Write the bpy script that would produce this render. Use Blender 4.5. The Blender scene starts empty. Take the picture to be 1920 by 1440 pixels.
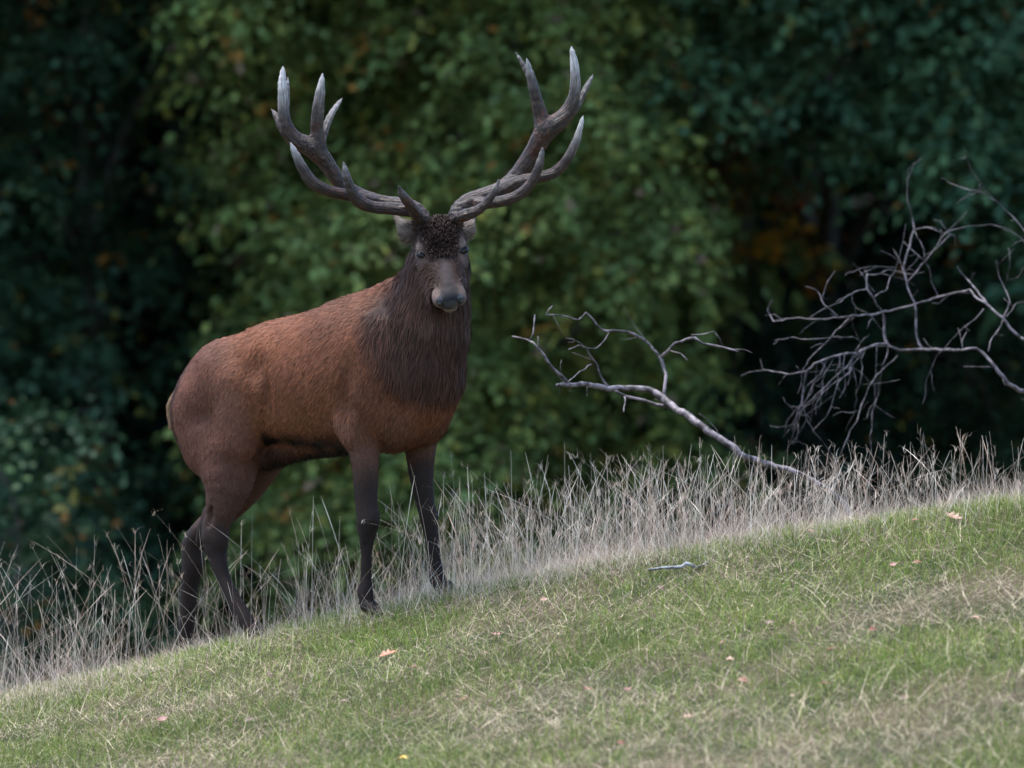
import bpy, math, random
import numpy as np
from mathutils import Vector

random.seed(7)
rng = np.random.default_rng(11)
scene = bpy.context.scene
col = scene.collection

# ------------------------------------------------------------------ camera, sky, sun, exposure
FPX = 11750.0                      # focal length in pixels of the 1920 px wide photograph
cam_data = bpy.data.cameras.new('camera')
cam_data.sensor_width = 36.0
cam_data.lens = 36.0 * FPX / 1920.0
cam_data.clip_start = 0.1
cam_data.clip_end = 3000.0
cam_data.dof.use_dof = True
cam_data.dof.focus_distance = 24.6
cam_data.dof.aperture_fstop = 2.4
cam_data.dof.aperture_blades = 9
cam = bpy.data.objects.new('camera', cam_data)
cam.rotation_euler = (math.radians(90), 0, 0)
col.objects.link(cam)
scene.camera = cam

SUN_ELEV, SUN_AZ = 72.0, 285.0     # azimuth clockwise from +Y (north): high, to the camera's left
world = bpy.data.worlds.new('World')
scene.world = world
world.use_nodes = True
wn = world.node_tree
wn.nodes.clear()
w_out = wn.nodes.new('ShaderNodeOutputWorld')
w_bg = wn.nodes.new('ShaderNodeBackground')
w_sky = wn.nodes.new('ShaderNodeTexSky')
w_sky.sky_type = 'NISHITA'
w_sky.sun_disc = False
w_sky.sun_elevation = math.radians(SUN_ELEV)
w_sky.sun_rotation = math.radians(SUN_AZ)
w_sky.dust_density = 0.6
w_sky.air_density = 1.0
w_bg.inputs['Strength'].default_value = 0.085
wn.links.new(w_sky.outputs[0], w_bg.inputs[0])
wn.links.new(w_bg.outputs[0], w_out.inputs[0])

sun_data = bpy.data.lights.new('sun', 'SUN')
sun_data.energy = 1.5
sun_data.angle = math.radians(32)
sun_data.color = (1.0, 0.98, 0.96)
sun = bpy.data.objects.new('sun', sun_data)
az, el = math.radians(SUN_AZ), math.radians(SUN_ELEV)
sdir = Vector((math.sin(az) * math.cos(el), math.cos(az) * math.cos(el), math.sin(el)))
sun.rotation_euler = (-sdir).to_track_quat('-Z', 'Y').to_euler()
sun.location = (0, 0, 30)
col.objects.link(sun)

scene.view_settings.view_transform = 'Standard'
scene.view_settings.look = 'None'
scene.view_settings.exposure = 2.65
scene.view_settings.gamma = 1.0
scene.view_settings.use_curve_mapping = False
scene.cycles.use_denoising = True
scene.cycles.max_bounces = 6
scene.cycles.diffuse_bounces = 4
scene.cycles.transmission_bounces = 4
scene.cycles.transparent_max_bounces = 4

# ------------------------------------------------------------------ helpers
def ray(px, py):
    return np.array([(px - 960.0) / FPX, 1.0, (720.0 - py) / FPX])

def at(px, py, Y):
    return ray(px, py) * Y

def tag(o, label=None, cat=None, group=None, kind=None):
    if label: o['label'] = label
    if cat: o['category'] = cat
    if group: o['group'] = group
    if kind: o['kind'] = kind
    return o

def empty(name, loc=(0, 0, 0)):
    o = bpy.data.objects.new(name, None)
    o.empty_display_size = 0.1
    o.location = loc
    col.objects.link(o)
    return o

def np_mesh(name, V, F, smooth=True, **attrs):
    """V (n,3); F (m,k) or list of such arrays; attrs: vertex colours (n,3) or scalars (n,)"""
    if not isinstance(F, (list, tuple)):
        F = [F]
    F = [np.asarray(f, dtype=np.int32) for f in F if len(f)]
    me = bpy.data.meshes.new(name)
    V = np.ascontiguousarray(V, dtype=np.float32)
    me.vertices.add(len(V))
    me.vertices.foreach_set('co', V.ravel())
    loops = np.concatenate([f.ravel() for f in F])
    counts = np.concatenate([np.full(len(f), f.shape[1], np.int32) for f in F])
    starts = np.concatenate([[0], np.cumsum(counts)[:-1]]).astype(np.int32)
    me.loops.add(len(loops))
    me.loops.foreach_set('vertex_index', loops)
    me.polygons.add(len(counts))
    me.polygons.foreach_set('loop_start', starts)
    me.polygons.foreach_set('loop_total', counts)
    if smooth:
        me.polygons.foreach_set('use_smooth', np.ones(len(counts), dtype=bool))
    for k, a in attrs.items():
        a = np.asarray(a, dtype=np.float32)
        if a.ndim == 2:
            at_ = me.attributes.new(k, 'FLOAT_COLOR', 'POINT')
            at_.data.foreach_set('color', np.concatenate([a, np.ones((len(a), 1), np.float32)], 1).ravel())
        else:
            at_ = me.attributes.new(k, 'FLOAT', 'POINT')
            at_.data.foreach_set('value', a.ravel())
    me.update()
    me.validate()
    return me

def obj(name, me, mat, parent=None):
    o = bpy.data.objects.new(name, me)
    if mat is not None and len(me.materials) == 0:
        me.materials.append(mat)
    col.objects.link(o)
    if parent is not None:
        o.parent = parent
        if parent.location.length > 0:
            o.matrix_parent_inverse.identity()
            o.location = -parent.location
    return o

def nrm(v):
    return v / np.maximum(np.linalg.norm(v, axis=-1, keepdims=True), 1e-9)

def hash3(ix, iy, iz, seed):
    h = (ix.astype(np.int64) * 374761393 + iy.astype(np.int64) * 668265263 + iz.astype(np.int64) * 2147483647 + seed * 1274126177) & 0xffffffff
    h = ((h ^ (h >> 13)) * 1274126177) & 0xffffffff
    h = h ^ (h >> 16)
    return (h & 0xffffff) / float(0xffffff)

def noise(p, scale=1.0, seed=0):
    """value noise, p (n,2) or (n,3) -> 0..1"""
    p = np.asarray(p, float)
    if p.shape[-1] == 2:
        p = np.concatenate([p, np.zeros(p.shape[:-1] + (1,))], -1)
    p = p * scale + 1000.0
    i = np.floor(p).astype(np.int64)
    f = p - i
    f = f * f * (3 - 2 * f)
    r = 0
    for dx in (0, 1):
        wx = f[..., 0] if dx else 1 - f[..., 0]
        for dy in (0, 1):
            wy = f[..., 1] if dy else 1 - f[..., 1]
            for dz in (0, 1):
                wz = f[..., 2] if dz else 1 - f[..., 2]
                r = r + wx * wy * wz * hash3(i[..., 0] + dx, i[..., 1] + dy, i[..., 2] + dz, seed)
    return r

def fbm(p, scale, seed=0, o=3):
    r, a, t = 0, 1.0, 0
    for k in range(o):
        r = r + a * noise(p, scale * 2 ** k, seed + k * 17); t += a; a *= 0.5
    return r / t

def ribbons(P, W, S, C, Ctip=None):
    """P (N,K,3) spine points, W (N,K) widths, S (N,3) side vectors, C (N,3) colours -> V, F, colours"""
    N, K, _ = P.shape
    off = S[:, None, :] * (W[:, :, None] * 0.5)
    V = np.stack([P - off, P + off], 2).reshape(-1, 3)
    base = (np.arange(N) * K * 2)[:, None]
    k = np.arange(K - 1)[None, :] * 2
    b = base + k
    F = np.stack([b, b + 1, b + 3, b + 2], -1).reshape(-1, 4)
    if Ctip is None:
        cc = np.repeat(C, K * 2, 0)
    else:
        t = np.linspace(0, 1, K)[None, :, None]
        cc = C[:, None, :] * (1 - t) + Ctip[:, None, :] * t
        cc = np.repeat(cc, 2, axis=1).reshape(-1, 3)
    return V, F, cc

def catmull(P, R, step):
    P = np.asarray(P, float); R = np.asarray(R, float)
    out, rad = [], []
    Q = np.vstack([2 * P[0] - P[1], P, 2 * P[-1] - P[-2]])
    for i in range(len(P) - 1):
        p0, p1, p2, p3 = Q[i], Q[i + 1], Q[i + 2], Q[i + 3]
        n = max(1, int(np.linalg.norm(p2 - p1) / step))
        for j in range(n):
            t = j / n
            out.append(0.5 * ((2 * p1) + (-p0 + p2) * t + (2 * p0 - 5 * p1 + 4 * p2 - p3) * t * t + (-p0 + 3 * p1 - 3 * p2 + p3) * t ** 3))
            rad.append(R[i] * (1 - t) + R[i + 1] * t)
    out.append(P[-1]); rad.append(R[-1])
    return np.array(out), np.array(rad)

def tube(P, R, sides=7, rough=0.0, seed=0):
    P = np.asarray(P, float); R = np.asarray(R, float)
    T = nrm(np.gradient(P, axis=0))
    up = np.array([0.31, -0.9, 0.22])
    A = nrm(np.cross(T, up)); B = np.cross(T, A)
    ang = np.linspace(0, 2 * np.pi, sides, endpoint=False)
    rr = R[:, None] * np.ones(sides)[None]
    V = P[:, None, :] + rr[..., None] * (np.cos(ang)[None, :, None] * A[:, None] + np.sin(ang)[None, :, None] * B[:, None])
    if rough:
        nn = noise(V.reshape(-1, 3), 14.0 / max(R.max(), .02) * .02, seed).reshape(rr.shape)
        V = P[:, None, :] + (V - P[:, None, :]) * (1 + rough * (nn[..., None] - 0.5) * 2)
    n = len(P)
    V = np.concatenate([V.reshape(-1, 3), P[:1] - T[:1] * R[0] * .4, P[-1:] + T[-1:] * R[-1]])
    i = np.arange(n - 1)[:, None] * sides
    j = np.arange(sides)[None]; j2 = (j + 1) % sides
    F = np.stack([i + j, i + j2, i + sides + j2, i + sides + j], -1).reshape(-1, 4)
    c0, c1 = n * sides, n * sides + 1
    j = np.arange(sides); j2 = (j + 1) % sides
    T0 = np.stack([j2, j, np.full(sides, c0)], 1)
    T1 = np.stack([(n - 1) * sides + j, (n - 1) * sides + j2, np.full(sides, c1)], 1)
    return V, F, np.vstack([T0, T1])

class Bag:
    """collects pieces of ONE mesh"""
    def __init__(s): s.V, s.Q, s.T, s.n = [], [], [], 0
    def add(s, V, Q=None, T=None):
        s.V.append(V)
        if Q is not None: s.Q.append(Q + s.n)
        if T is not None: s.T.append(T + s.n)
        s.n += len(V)
    def mesh(s, name, **kw):
        F = []
        if s.Q: F.append(np.vstack(s.Q))
        if s.T: F.append(np.vstack(s.T))
        return np_mesh(name, np.vstack(s.V), F, **kw)

# ------------------------------------------------------------------ materials
def new_mat(name):
    m = bpy.data.materials.new(name)
    m.use_nodes = True
    nt = m.node_tree
    return m, nt, nt.nodes, nt.links, nt.nodes['Principled BSDF']

def attr_mat(name, rough=0.6, spec=0.3, transl=0.0, noise_scale=None, noise_amt=0.3, bump=0.0, attr='col'):
    m, nt, N, L, b = new_mat(name)
    a = N.new('ShaderNodeAttribute'); a.attribute_name = attr
    src = a.outputs['Color']
    if noise_scale:
        tc = N.new('ShaderNodeTexCoord')
        nz = N.new('ShaderNodeTexNoise'); nz.inputs['Scale'].default_value = noise_scale; nz.inputs['Detail'].default_value = 4
        L.new(tc.outputs['Object'], nz.inputs['Vector'])
        mr = N.new('ShaderNodeMapRange'); mr.inputs['To Min'].default_value = 1 - noise_amt; mr.inputs['To Max'].default_value = 1 + noise_amt
        L.new(nz.outputs['Fac'], mr.inputs['Value'])
        mx = N.new('ShaderNodeVectorMath'); mx.operation = 'SCALE'
        L.new(src, mx.inputs[0]); L.new(mr.outputs[0], mx.inputs['Scale'])
        src = mx.outputs[0]
        if bump:
            bp = N.new('ShaderNodeBump'); bp.inputs['Strength'].default_value = bump; bp.inputs['Distance'].default_value = 0.01
            L.new(nz.outputs['Fac'], bp.inputs['Height']); L.new(bp.outputs[0], b.inputs['Normal'])
    L.new(src, b.inputs['Base Color'])
    b.inputs['Roughness'].default_value = rough
    b.inputs['Specular IOR Level'].default_value = spec
    if transl:
        t = N.new('ShaderNodeBsdfTranslucent'); L.new(src, t.inputs['Color'])
        mix = N.new('ShaderNodeMixShader'); mix.inputs[0].default_value = transl
        L.new(b.outputs[0], mix.inputs[1]); L.new(t.outputs[0], mix.inputs[2])
        L.new(mix.outputs[0], N['Material Output'].inputs['Surface'])
    return m

def bark_mat(name, c1, c2, scale=30, stretch=(1, 1, 1), rough=0.75, bump=0.5):
    m, nt, N, L, b = new_mat(name)
    tc = N.new('ShaderNodeTexCoord')
    mp = N.new('ShaderNodeMapping'); mp.inputs['Scale'].default_value = stretch
    nz = N.new('ShaderNodeTexNoise'); nz.inputs['Scale'].default_value = scale; nz.inputs['Detail'].default_value = 6
    cr = N.new('ShaderNodeValToRGB')
    cr.color_ramp.elements[0].position = 0.42; cr.color_ramp.elements[0].color = (*c1, 1)
    cr.color_ramp.elements[1].position = 0.60; cr.color_ramp.elements[1].color = (*c2, 1)
    bp = N.new('ShaderNodeBump'); bp.inputs['Strength'].default_value = bump; bp.inputs['Distance'].default_value = 0.004
    L.new(tc.outputs['Object'], mp.inputs[0]); L.new(mp.outputs[0], nz.inputs['Vector'])
    L.new(nz.outputs['Fac'], cr.inputs[0]); L.new(cr.outputs[0], b.inputs['Base Color'])
    L.new(nz.outputs['Fac'], bp.inputs['Height']); L.new(bp.outputs[0], b.inputs['Normal'])
    b.inputs['Roughness'].default_value = rough
    return m

M_leaf = attr_mat('leaf', rough=0.6, spec=0.2, transl=0.28)
M_needle = attr_mat('dark_leaf', rough=0.8, spec=0.05, transl=0.1)
M_grass = attr_mat('grass', rough=0.6, spec=0.25, transl=0.25)
M_straw = attr_mat('straw', rough=0.55, spec=0.3, transl=0.12)
M_fur = attr_mat('fur', rough=0.5, spec=0.08)
M_skin = attr_mat('hide', rough=0.75, spec=0.15, noise_scale=60, noise_amt=0.25, bump=0.2)
M_bark = bark_mat('bark', (0.02, 0.018, 0.015), (0.085, 0.075, 0.065), 9, (1, 1, .25), .85, .8)
M_dead = bark_mat('dead_wood', (0.016, 0.010, 0.010), (0.17, 0.135, 0.14), 34, (1, 1, 1), .6, .5)
M_dead2 = bark_mat('dead_wood_red', (0.018, 0.012, 0.013), (0.13, 0.102, 0.11), 30, (1, 1, 1), .6, .5)
M_stick = bark_mat('bleached_wood', (0.05, 0.046, 0.045), (0.22, 0.22, 0.23), 40, (1, 1, 1), .7, .4)

# ------------------------------------------------------------------ ground
XC = np.array([-400, -60, -12, -6, -3.0, -2.04, -1.34, -0.567, -0.234, 0.51, 1.28, 2.04, 3.0, 6, 14, 60, 400.])
ZC = np.array([-4.5, -3.8, -2.9, -2.15, -1.54, -1.285, -1.11, -0.915, -0.838, -0.69, -0.55, -0.46, -0.36, -0.12, 0.2, 0.6, 0.8])
def crest_y(x): return 24.50 - 0.30 * np.clip(x, -4, 4)
def ground_z(x, y):
    x = np.asarray(x, float); y = np.asarray(y, float)
    zc = sum(np.interp(x + o, XC, ZC) for o in (-.45, -.25, 0, .25, .45)) / 5
    d = crest_y(x) - y
    g = 0.215 + 0.042 * np.clip(x, -2.6, 2.6)
    front = zc - g * 8 * (1 - np.exp(-np.maximum(d, 0) / 8))
    e = np.maximum(-d, 0)
    t = np.clip((e - 0.1) / 13, 0, 1)
    zfl = -3.5
    back = zc + (zfl - zc) * t * t * (3 - 2 * t)
    z = np.where(d > 0, front, back)
    u_ = np.clip((y - 60) / 28, 0, 1)
    z = z + 13 * u_ * u_ * (3 - 2 * u_)
    p = np.stack([x, y], -1)
    near = np.exp(-(np.maximum(np.abs(d) - 8, 0) / 10) ** 2)
    z = z + near * (0.05 * (fbm(p, 0.9, 3) - 0.5) + 0.018 * (noise(p, 4.5, 5) - .5)) * np.clip(np.abs(d) * 1.2 + .25, 0, 1)
    return z

xs = np.concatenate([-np.geomspace(700, 4.2, 26), np.linspace(-4, 4, 101), np.geomspace(4.2, 700, 26)])
ys = np.concatenate([-np.geomspace(300, 6, 14), np.linspace(-4, 17, 15), np.linspace(17.4, 30, 127), np.geomspace(30.4, 1500, 44)])
GX, GY = np.meshgrid(xs, ys)
GZ = ground_z(GX, GY)
V = np.stack([GX, GY, GZ], -1).reshape(-1, 3)
nx_, ny_ = len(xs), len(ys)
ii = (np.arange(ny_ - 1)[:, None] * nx_ + np.arange(nx_ - 1)[None]).ravel()
F = np.stack([ii, ii + 1, ii + nx_ + 1, ii + nx_], 1)
m, nt, N, L, b = new_mat('soil_and_thatch')
tc = N.new('ShaderNodeTexCoord')
n1 = N.new('ShaderNodeTexNoise'); n1.inputs['Scale'].default_value = 3.0; n1.inputs['Detail'].default_value = 8
n2 = N.new('ShaderNodeTexNoise'); n2.inputs['Scale'].default_value = 60.0; n2.inputs['Detail'].default_value = 4
c1 = N.new('ShaderNodeValToRGB'); c1.color_ramp.elements[0].color = (0.025, 0.030, 0.012, 1); c1.color_ramp.elements[1].color = (0.075, 0.058, 0.036, 1)
c1.color_ramp.elements[0].position = .35; c1.color_ramp.elements[1].position = .65
c2 = N.new('ShaderNodeValToRGB'); c2.color_ramp.elements[0].color = (0.5, 0.5, 0.5, 1); c2.color_ramp.elements[1].color = (1.3, 1.3, 1.3, 1)
mm = N.new('ShaderNodeMix'); mm.data_type = 'RGBA'; mm.blend_type = 'MULTIPLY'; mm.inputs[0].default_value = 1
for n_ in (n1, n2): L.new(tc.outputs['Object'], n_.inputs['Vector'])
L.new(n1.outputs['Fac'], c1.inputs[0]); L.new(n2.outputs['Fac'], c2.inputs[0])
L.new(c1.outputs[0], mm.inputs[6]); L.new(c2.outputs[0], mm.inputs[7]); L.new(mm.outputs[2], b.inputs['Base Color'])
bp = N.new('ShaderNodeBump'); bp.inputs['Strength'].default_value = .6; bp.inputs['Distance'].default_value = .02
L.new(n2.outputs['Fac'], bp.inputs['Height']); L.new(bp.outputs[0], b.inputs['Normal'])
b.inputs['Roughness'].default_value = 0.95
b.inputs['Specular IOR Level'].default_value = 0.1
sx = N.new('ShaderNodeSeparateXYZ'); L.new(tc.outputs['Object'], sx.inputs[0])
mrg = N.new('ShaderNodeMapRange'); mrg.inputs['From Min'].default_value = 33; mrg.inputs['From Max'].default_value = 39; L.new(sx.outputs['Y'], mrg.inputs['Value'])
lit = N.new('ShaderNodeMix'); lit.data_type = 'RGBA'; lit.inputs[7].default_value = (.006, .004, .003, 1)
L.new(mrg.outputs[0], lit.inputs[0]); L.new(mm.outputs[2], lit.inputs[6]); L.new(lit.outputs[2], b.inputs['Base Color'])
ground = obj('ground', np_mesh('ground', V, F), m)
tag(ground, 'grassy hillside rising to a rounded crest under the stag', 'ground', kind='structure')

# ------------------------------------------------------------------ background trees
def leaf_cloud(sprays_P, sprays_D, n_leaf, length, leaf, palette, out, seed, droop=0.6):
    """sprays: start points (n,3) and directions (n,3); leaves alternate along each drooping spray"""
    r = np.random.default_rng(seed)
    n = len(sprays_P)
    Ls = length * r.uniform(.6, 1.3, n)
    t = (np.arange(n_leaf)[None] + r.uniform(0, 1, (n, n_leaf))) / n_leaf
    D = nrm(sprays_D)
    P = sprays_P[:, None] + D[:, None] * (Ls[:, None] * t)[..., None]
    P[..., 2] -= droop * (Ls[:, None] * t ** 2)
    T = D[:, None] + np.array([0, 0, -1.0]) * (2 * droop * t)[..., None]
    T = nrm(T)
    side = nrm(np.cross(T, np.array([0, 0, 1.0])) + 1e-4)
    sg = np.where(np.arange(n_leaf) % 2, 1.0, -1.0)[None, :, None]
    d = nrm(T * 0.7 + side * sg * r.uniform(.4, 1.1, (n, n_leaf, 1)) + r.normal(0, .35, (n, n_leaf, 3)) + np.array([0, 0, -.25]))
    nrml = nrm(np.array([0, 0, .75]) + out[:, None] * .55 + r.normal(0, .38, (n, n_leaf, 3)))
    w = nrm(np.cross(d, nrml)); nrml = np.cross(w, d)
    P = P + side * sg * leaf * .3 + r.normal(0, leaf * .35, P.shape)
    sz = leaf * r.uniform(.45, 1.35, (n, n_leaf, 1))
    P, d, w, nrml, sz = (a.reshape(-1, a.shape[-1]) for a in (P, d, w, nrml, sz))
    k = len(P)
    V = np.stack([P, P + d * sz * .5 + w * sz * .33 + nrml * sz * .1, P + d * sz, P + d * sz * .5 - w * sz * .33 + nrml * sz * .1], 1)
    b = np.arange(k)[:, None] * 4
    F = np.concatenate([b + np.array([[0, 1, 2]]), b + np.array([[0, 2, 3]])])
    base, alts = palette
    br = np.repeat(r.uniform(.7, 1.35, n), n_leaf)
    c = np.array(base)[None] * (br * r.uniform(.75, 1.3, k))[:, None]
    mixy = np.repeat(r.uniform(0, 1, n) ** 2, n_leaf)
    c = c * (1 + mixy[:, None] * np.array([.8, .35, .0]))
    u = r.uniform(0, 1, k); us = np.repeat(r.uniform(0, 1, n), n_leaf)
    for p_leaf, p_spray, cc in alts:
        h = (u < p_leaf) | (us < p_spray)
        c[h] = np.array(cc) * r.uniform(.6, 1.3, (h.sum(), 1))
        u = np.where(h, 2, u - p_leaf); us = us - p_spray; us[us < 0] += 1
    return V.reshape(-1, 3), F, np.repeat(c, 4, 0)

GREEN = ((0.020, 0.052, 0.030), [(.006, .014, (.22, .10, .02)), (.02, .012, (.12, .11, .02))])
GREENY = ((0.088, 0.138, 0.042), [(.008, .010, (.26, .13, .025)), (.03, .04, (.19, .18, .035)), (.03, .0, (.16, .11, .07))])
TEAL = ((0.010, 0.032, 0.023), [(.006, .004, (.22, .11, .02))])
DARK = ((0.004, 0.010, 0.007), [(.002, .0, (.15, .09, .02))])  # near-black leaves: shade inside the wood is put into their colour
GOLD = ((0.26, 0.15, 0.012), [(.2, .1, (.10, .11, .02)), (.2, .1, (.30, .12, .015))])
RUST = ((0.16, 0.055, 0.012), [(.3, .1, (.06, .05, .015))])

def tree(name, label, trunk, lobes, leaf, palette, n_leaf=12, length=.42, density=90, droop=.6, seed=0, group=None, cat='tree', trunk_r=.16, n_limbs=9, lean=(0, 0), upper=()):
    """trunk (x, y, height above ground); lobes: (centre, radius_x, radius_z) clumps of foliage"""
    r = np.random.default_rng(seed + 500)
    tx, ty, th = trunk
    gz = float(ground_z(tx, ty))
    root = empty(name, (tx, ty, gz))
    tag(root, label, cat, group)
    n = 9
    tt = np.linspace(0, 1, n)
    P = np.stack([tx + lean[0] * tt + .12 * np.sin(tt * 5 + seed), ty + lean[1] * tt + .1 * np.cos(tt * 4 + seed), gz - .15 + tt * (th + .15)], 1)
    R = trunk_r * (1.25 * np.exp(-tt * 9) + 1 - .8 * tt)
    Pc, Rc = catmull(P, R, .25)
    Vt, Q, T = tube(Pc, Rc, 12, .12, seed)
    obj('trunk', np_mesh('trunk', Vt, [Q, T]), M_bark, root)
    order = r.permutation(len(lobes))
    for i in order[:n_limbs]:
        c = np.array(lobes[i][0])
        hgt = np.clip(c[2] - gz - r.uniform(.4, 1.4), .6, th * .95)
        s = np.array([np.interp(hgt, P[:, 2] - gz, P[:, 0]), np.interp(hgt, P[:, 2] - gz, P[:, 1]), gz + hgt])
        mid = (s + c) / 2 + np.array([r.normal(0, .15), r.normal(0, .15), .35])
        Pl, Rl = catmull(np.stack([s, mid, c]), np.array([trunk_r * .36, trunk_r * .24, trunk_r * .07]), .15)
        Vl, Q, T = tube(Pl, Rl, 7, .12, seed + i)
        obj('limb', np_mesh('limb', Vl, [Q, T]), M_bark, root)
    SP, SD, SO = [], [], []
    for c, rx, rz in lobes:
        k = max(6, int(density * (rx * rx + rx * rz) ))
        v = nrm(r.normal(0, 1, (k, 3)))
        v[:, 2] = np.where(v[:, 2] < -.45, -v[:, 2], v[:, 2])
        rad = r.uniform(.45, 1.0, (k, 1)) ** .6
        p = np.array(c) + v * np.array([rx, rx, rz]) * rad
        SP.append(p); SO.append(v); SD.append(v * np.array([1, 1, .35]) + r.normal(0, .3, (k, 3)))
    SP, SD, SO = (np.concatenate(a) for a in (SP, SD, SO))
    Vl, F, c = leaf_cloud(SP, SD, n_leaf, length, leaf, palette, SO, seed, droop)
    if len(upper):  # coarse foliage, mostly above the view, added to shade what lies below
        SP, SD, SO = [], [], []
        for cc_, rx, rz in upper:
            k = max(8, int(24 * (rx * rx + rx * rz)))
            v = nrm(r.normal(0, 1, (k, 3)))
            SP.append(np.array(cc_) + v * np.array([rx, rx, rz]) * r.uniform(.5, 1, (k, 1))); SO.append(v); SD.append(v)
        V2, F2, c2 = leaf_cloud(*(np.concatenate(a) for a in (SP, SD)), 12, .5, .21, palette, np.concatenate(SO), seed + 1, droop)
        F = np.vstack([F, F2 + len(Vl)]); Vl = np.vstack([Vl, V2]); c = np.vstack([c, c2])
    cr = obj('crown', np_mesh('crown', Vl, F, smooth=False, col=c), M_leaf, root)
    cr['kind'] = 'stuff'
    return root

def lobes_px(items, r):
    """(px, py, Y, radius in m) -> lobes"""
    return [(at(px, py, Y), R, R * r.uniform(.7, .95)) for px, py, Y, R in items]

def fill(r, n, x0, x1, z0, z1, y0, y1, R0, R1):
    return [((r.uniform(x0, x1), r.uniform(y0, y1), r.uniform(z0, z1)), *(lambda q: (q, q * r.uniform(.65, .9)))(r.uniform(R0, R1))) for _ in range(n)]

r = np.random.default_rng(3)
# big drooping tree behind the stag
items = []
for px in range(470, 1290, 95):
    for py in range(-190, 1100, 105):
        left = 400 + 70 * math.sin(py / 130.0) + max(0, (py - 500)) * .10
        right = 1290 - 60 * math.sin(py / 170.0 + 1) - max(0, (py - 420)) * .12
        if left < px < right and r.uniform() > .20:
            items.append((px + r.uniform(-50, 50), py + r.uniform(-50, 50), 43.4 + r.uniform(-1.5, 1.9) + abs(px - 860) / 600, r.uniform(.22, .48)))
lob = lobes_px(items, r)
upr = fill(r, 60, -2.6, 1.8, 4.4, 8.0, 42.5, 49.5, .7, 1.2) + fill(r, 26, -2.0, 1.4, -2.8, 2.6, 45.5, 49.5, .6, 1.0)
tree('hornbeam_tree', 'broad yellow-green leafy tree drooping to the ground right behind the stag', (-.4, 46.8, 8.5), lob, .085, GREENY, seed=1, n_limbs=26, trunk_r=.22, density=230, upper=upr)
# dark tree on the left with hanging foliage
items = []
for px in range(-150, 440, 85):
    for py in range(-190, 1250, 95):
        hole = (math.exp(-((px - 60) / 120.0) ** 2 - ((py - 560) / 230.0) ** 2) + math.exp(-((px - 265) / 90.0) ** 2 - ((py - 330) / 330.0) ** 2) + math.exp(-((px - 200) / 150.0) ** 2 - ((py - 860) / 130.0) ** 2))
        if r.uniform() > hole * 1.25:
            items.append((px + r.uniform(-40, 40), py + r.uniform(-40, 40), 44.8 + r.uniform(-.6, 1.6), r.uniform(.22, .42)))
lob = lobes_px(items, r); upr = fill(r, 60, -6.6, -1.9, 4.4, 8.5, 42.0, 50, .7, 1.2) + fill(r, 16, -6.5, -3.6, -2.5, 2.5, 44.5, 49, .6, 1.0)
tree('beech_tree', 'dark green leafy tree with deep shadowed hollows left of the stag', (-3.1, 48.2, 9.0), lob, .085, GREEN, seed=2, n_limbs=16, trunk_r=.2, density=170, upper=upr)
# right-hand tree: canopy in the upper right
items = []
for px in range(1330, 2080, 90):
    for py in range(-190, 560, 90):
        low = 250 + max(0, px - 1470) * .40 + 30 * math.sin(px / 60.0)
        if py < low and r.uniform() > .08:
            items.append((px + r.uniform(-40, 40), py + r.uniform(-40, 40), 44.2 + r.uniform(-.8, 1.4), r.uniform(.26, .48)))
lob = lobes_px(items, r); upr = fill(r, 70, 1.6, 7.2, 4.4, 8.5, 42.5, 50, .7, 1.2) + fill(r, 12, 4.4, 7.2, -1.0, 2.6, 43.5, 48, .6, 1.0)
tree('oak_tree', 'green leafy tree spreading over the pale bare branch', (2.2, 48.5, 9.0), lob, .082, ((0.042, 0.100, 0.054), GREEN[1]), seed=3, n_limbs=16, trunk_r=.2, density=190, lean=(.5, -.8), upper=upr)
# understorey shrubs
items = [(px + r.uniform(-30, 30), py + r.uniform(-25, 25), 46.6 + r.uniform(-.5, .9), r.uniform(.24, .42)) for px in range(1180, 1720, 80) for py in range(575, 1010, 80)]
tree('holly_shrub', 'dark bluish-green shrub below the gap between the trees', (1.9, 47.4, 2.4), lobes_px(items, r), .075, TEAL, seed=4, n_limbs=8, trunk_r=.06, cat='shrub', density=110)
items = [(px + r.uniform(-30, 30), py + r.uniform(-25, 25), 46.0 + r.uniform(-.5, .9), r.uniform(.24, .40)) for px in range(1690, 2080, 80) for py in range(555, 900, 80)]
tree('hazel_shrub', 'mid green shrub behind the thick end of the pale bare branch', (3.8, 46.8, 2.6), lobes_px(items, r), .08, ((0.014, 0.036, 0.019), GREEN[1]), seed=5, n_limbs=8, trunk_r=.06, cat='shrub', density=110)
items = [(px + r.uniform(-25, 25), py + r.uniform(-20, 20), 41.0 + r.uniform(-.4, .8), r.uniform(.18, .32)) for px, py in ((20, 830), (90, 850), (-50, 900), (30, 960), (110, 950), (60, 1040), (-20, 1060), (150, 1060), (30, 1130), (120, 1150), (-60, 1000), (-90, 820), (-40, 1160), (60, 1230), (190, 1180), (-120, 1100))]
tree('elder_shrub', 'low bright green shrub at the foot of the dark tree', (-3.2, 41.4, 1.6), lobes_px(items, r), .08, ((0.020, 0.050, 0.024), GREEN[1]), seed=6, n_limbs=6, trunk_r=.05, cat='shrub', density=120)
# young autumn trees in the gap
items = [(1430, 400, 46.6, .16), (1455, 440, 46.5, .20), (1470, 480, 46.6, .17), (1445, 470, 46.8, .12)]
tree('maple_sapling', 'young golden yellow sapling standing in the dark gap between trees', (1.95, 46.9, 4.8), lobes_px(items, r), .085, GOLD, seed=8, n_limbs=4, trunk_r=.05, density=150)
items = [(1350, 320, 46.2, .16), (1395, 335, 46.3, .18), (1430, 355, 46.4, .12)]
tree('maple_sapling', 'young rusty orange sapling behind the golden one', (1.65, 46.7, 5.0), lobes_px(items, r), .085, RUST, seed=9, n_limbs=3, trunk_r=.05, density=150)
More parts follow.
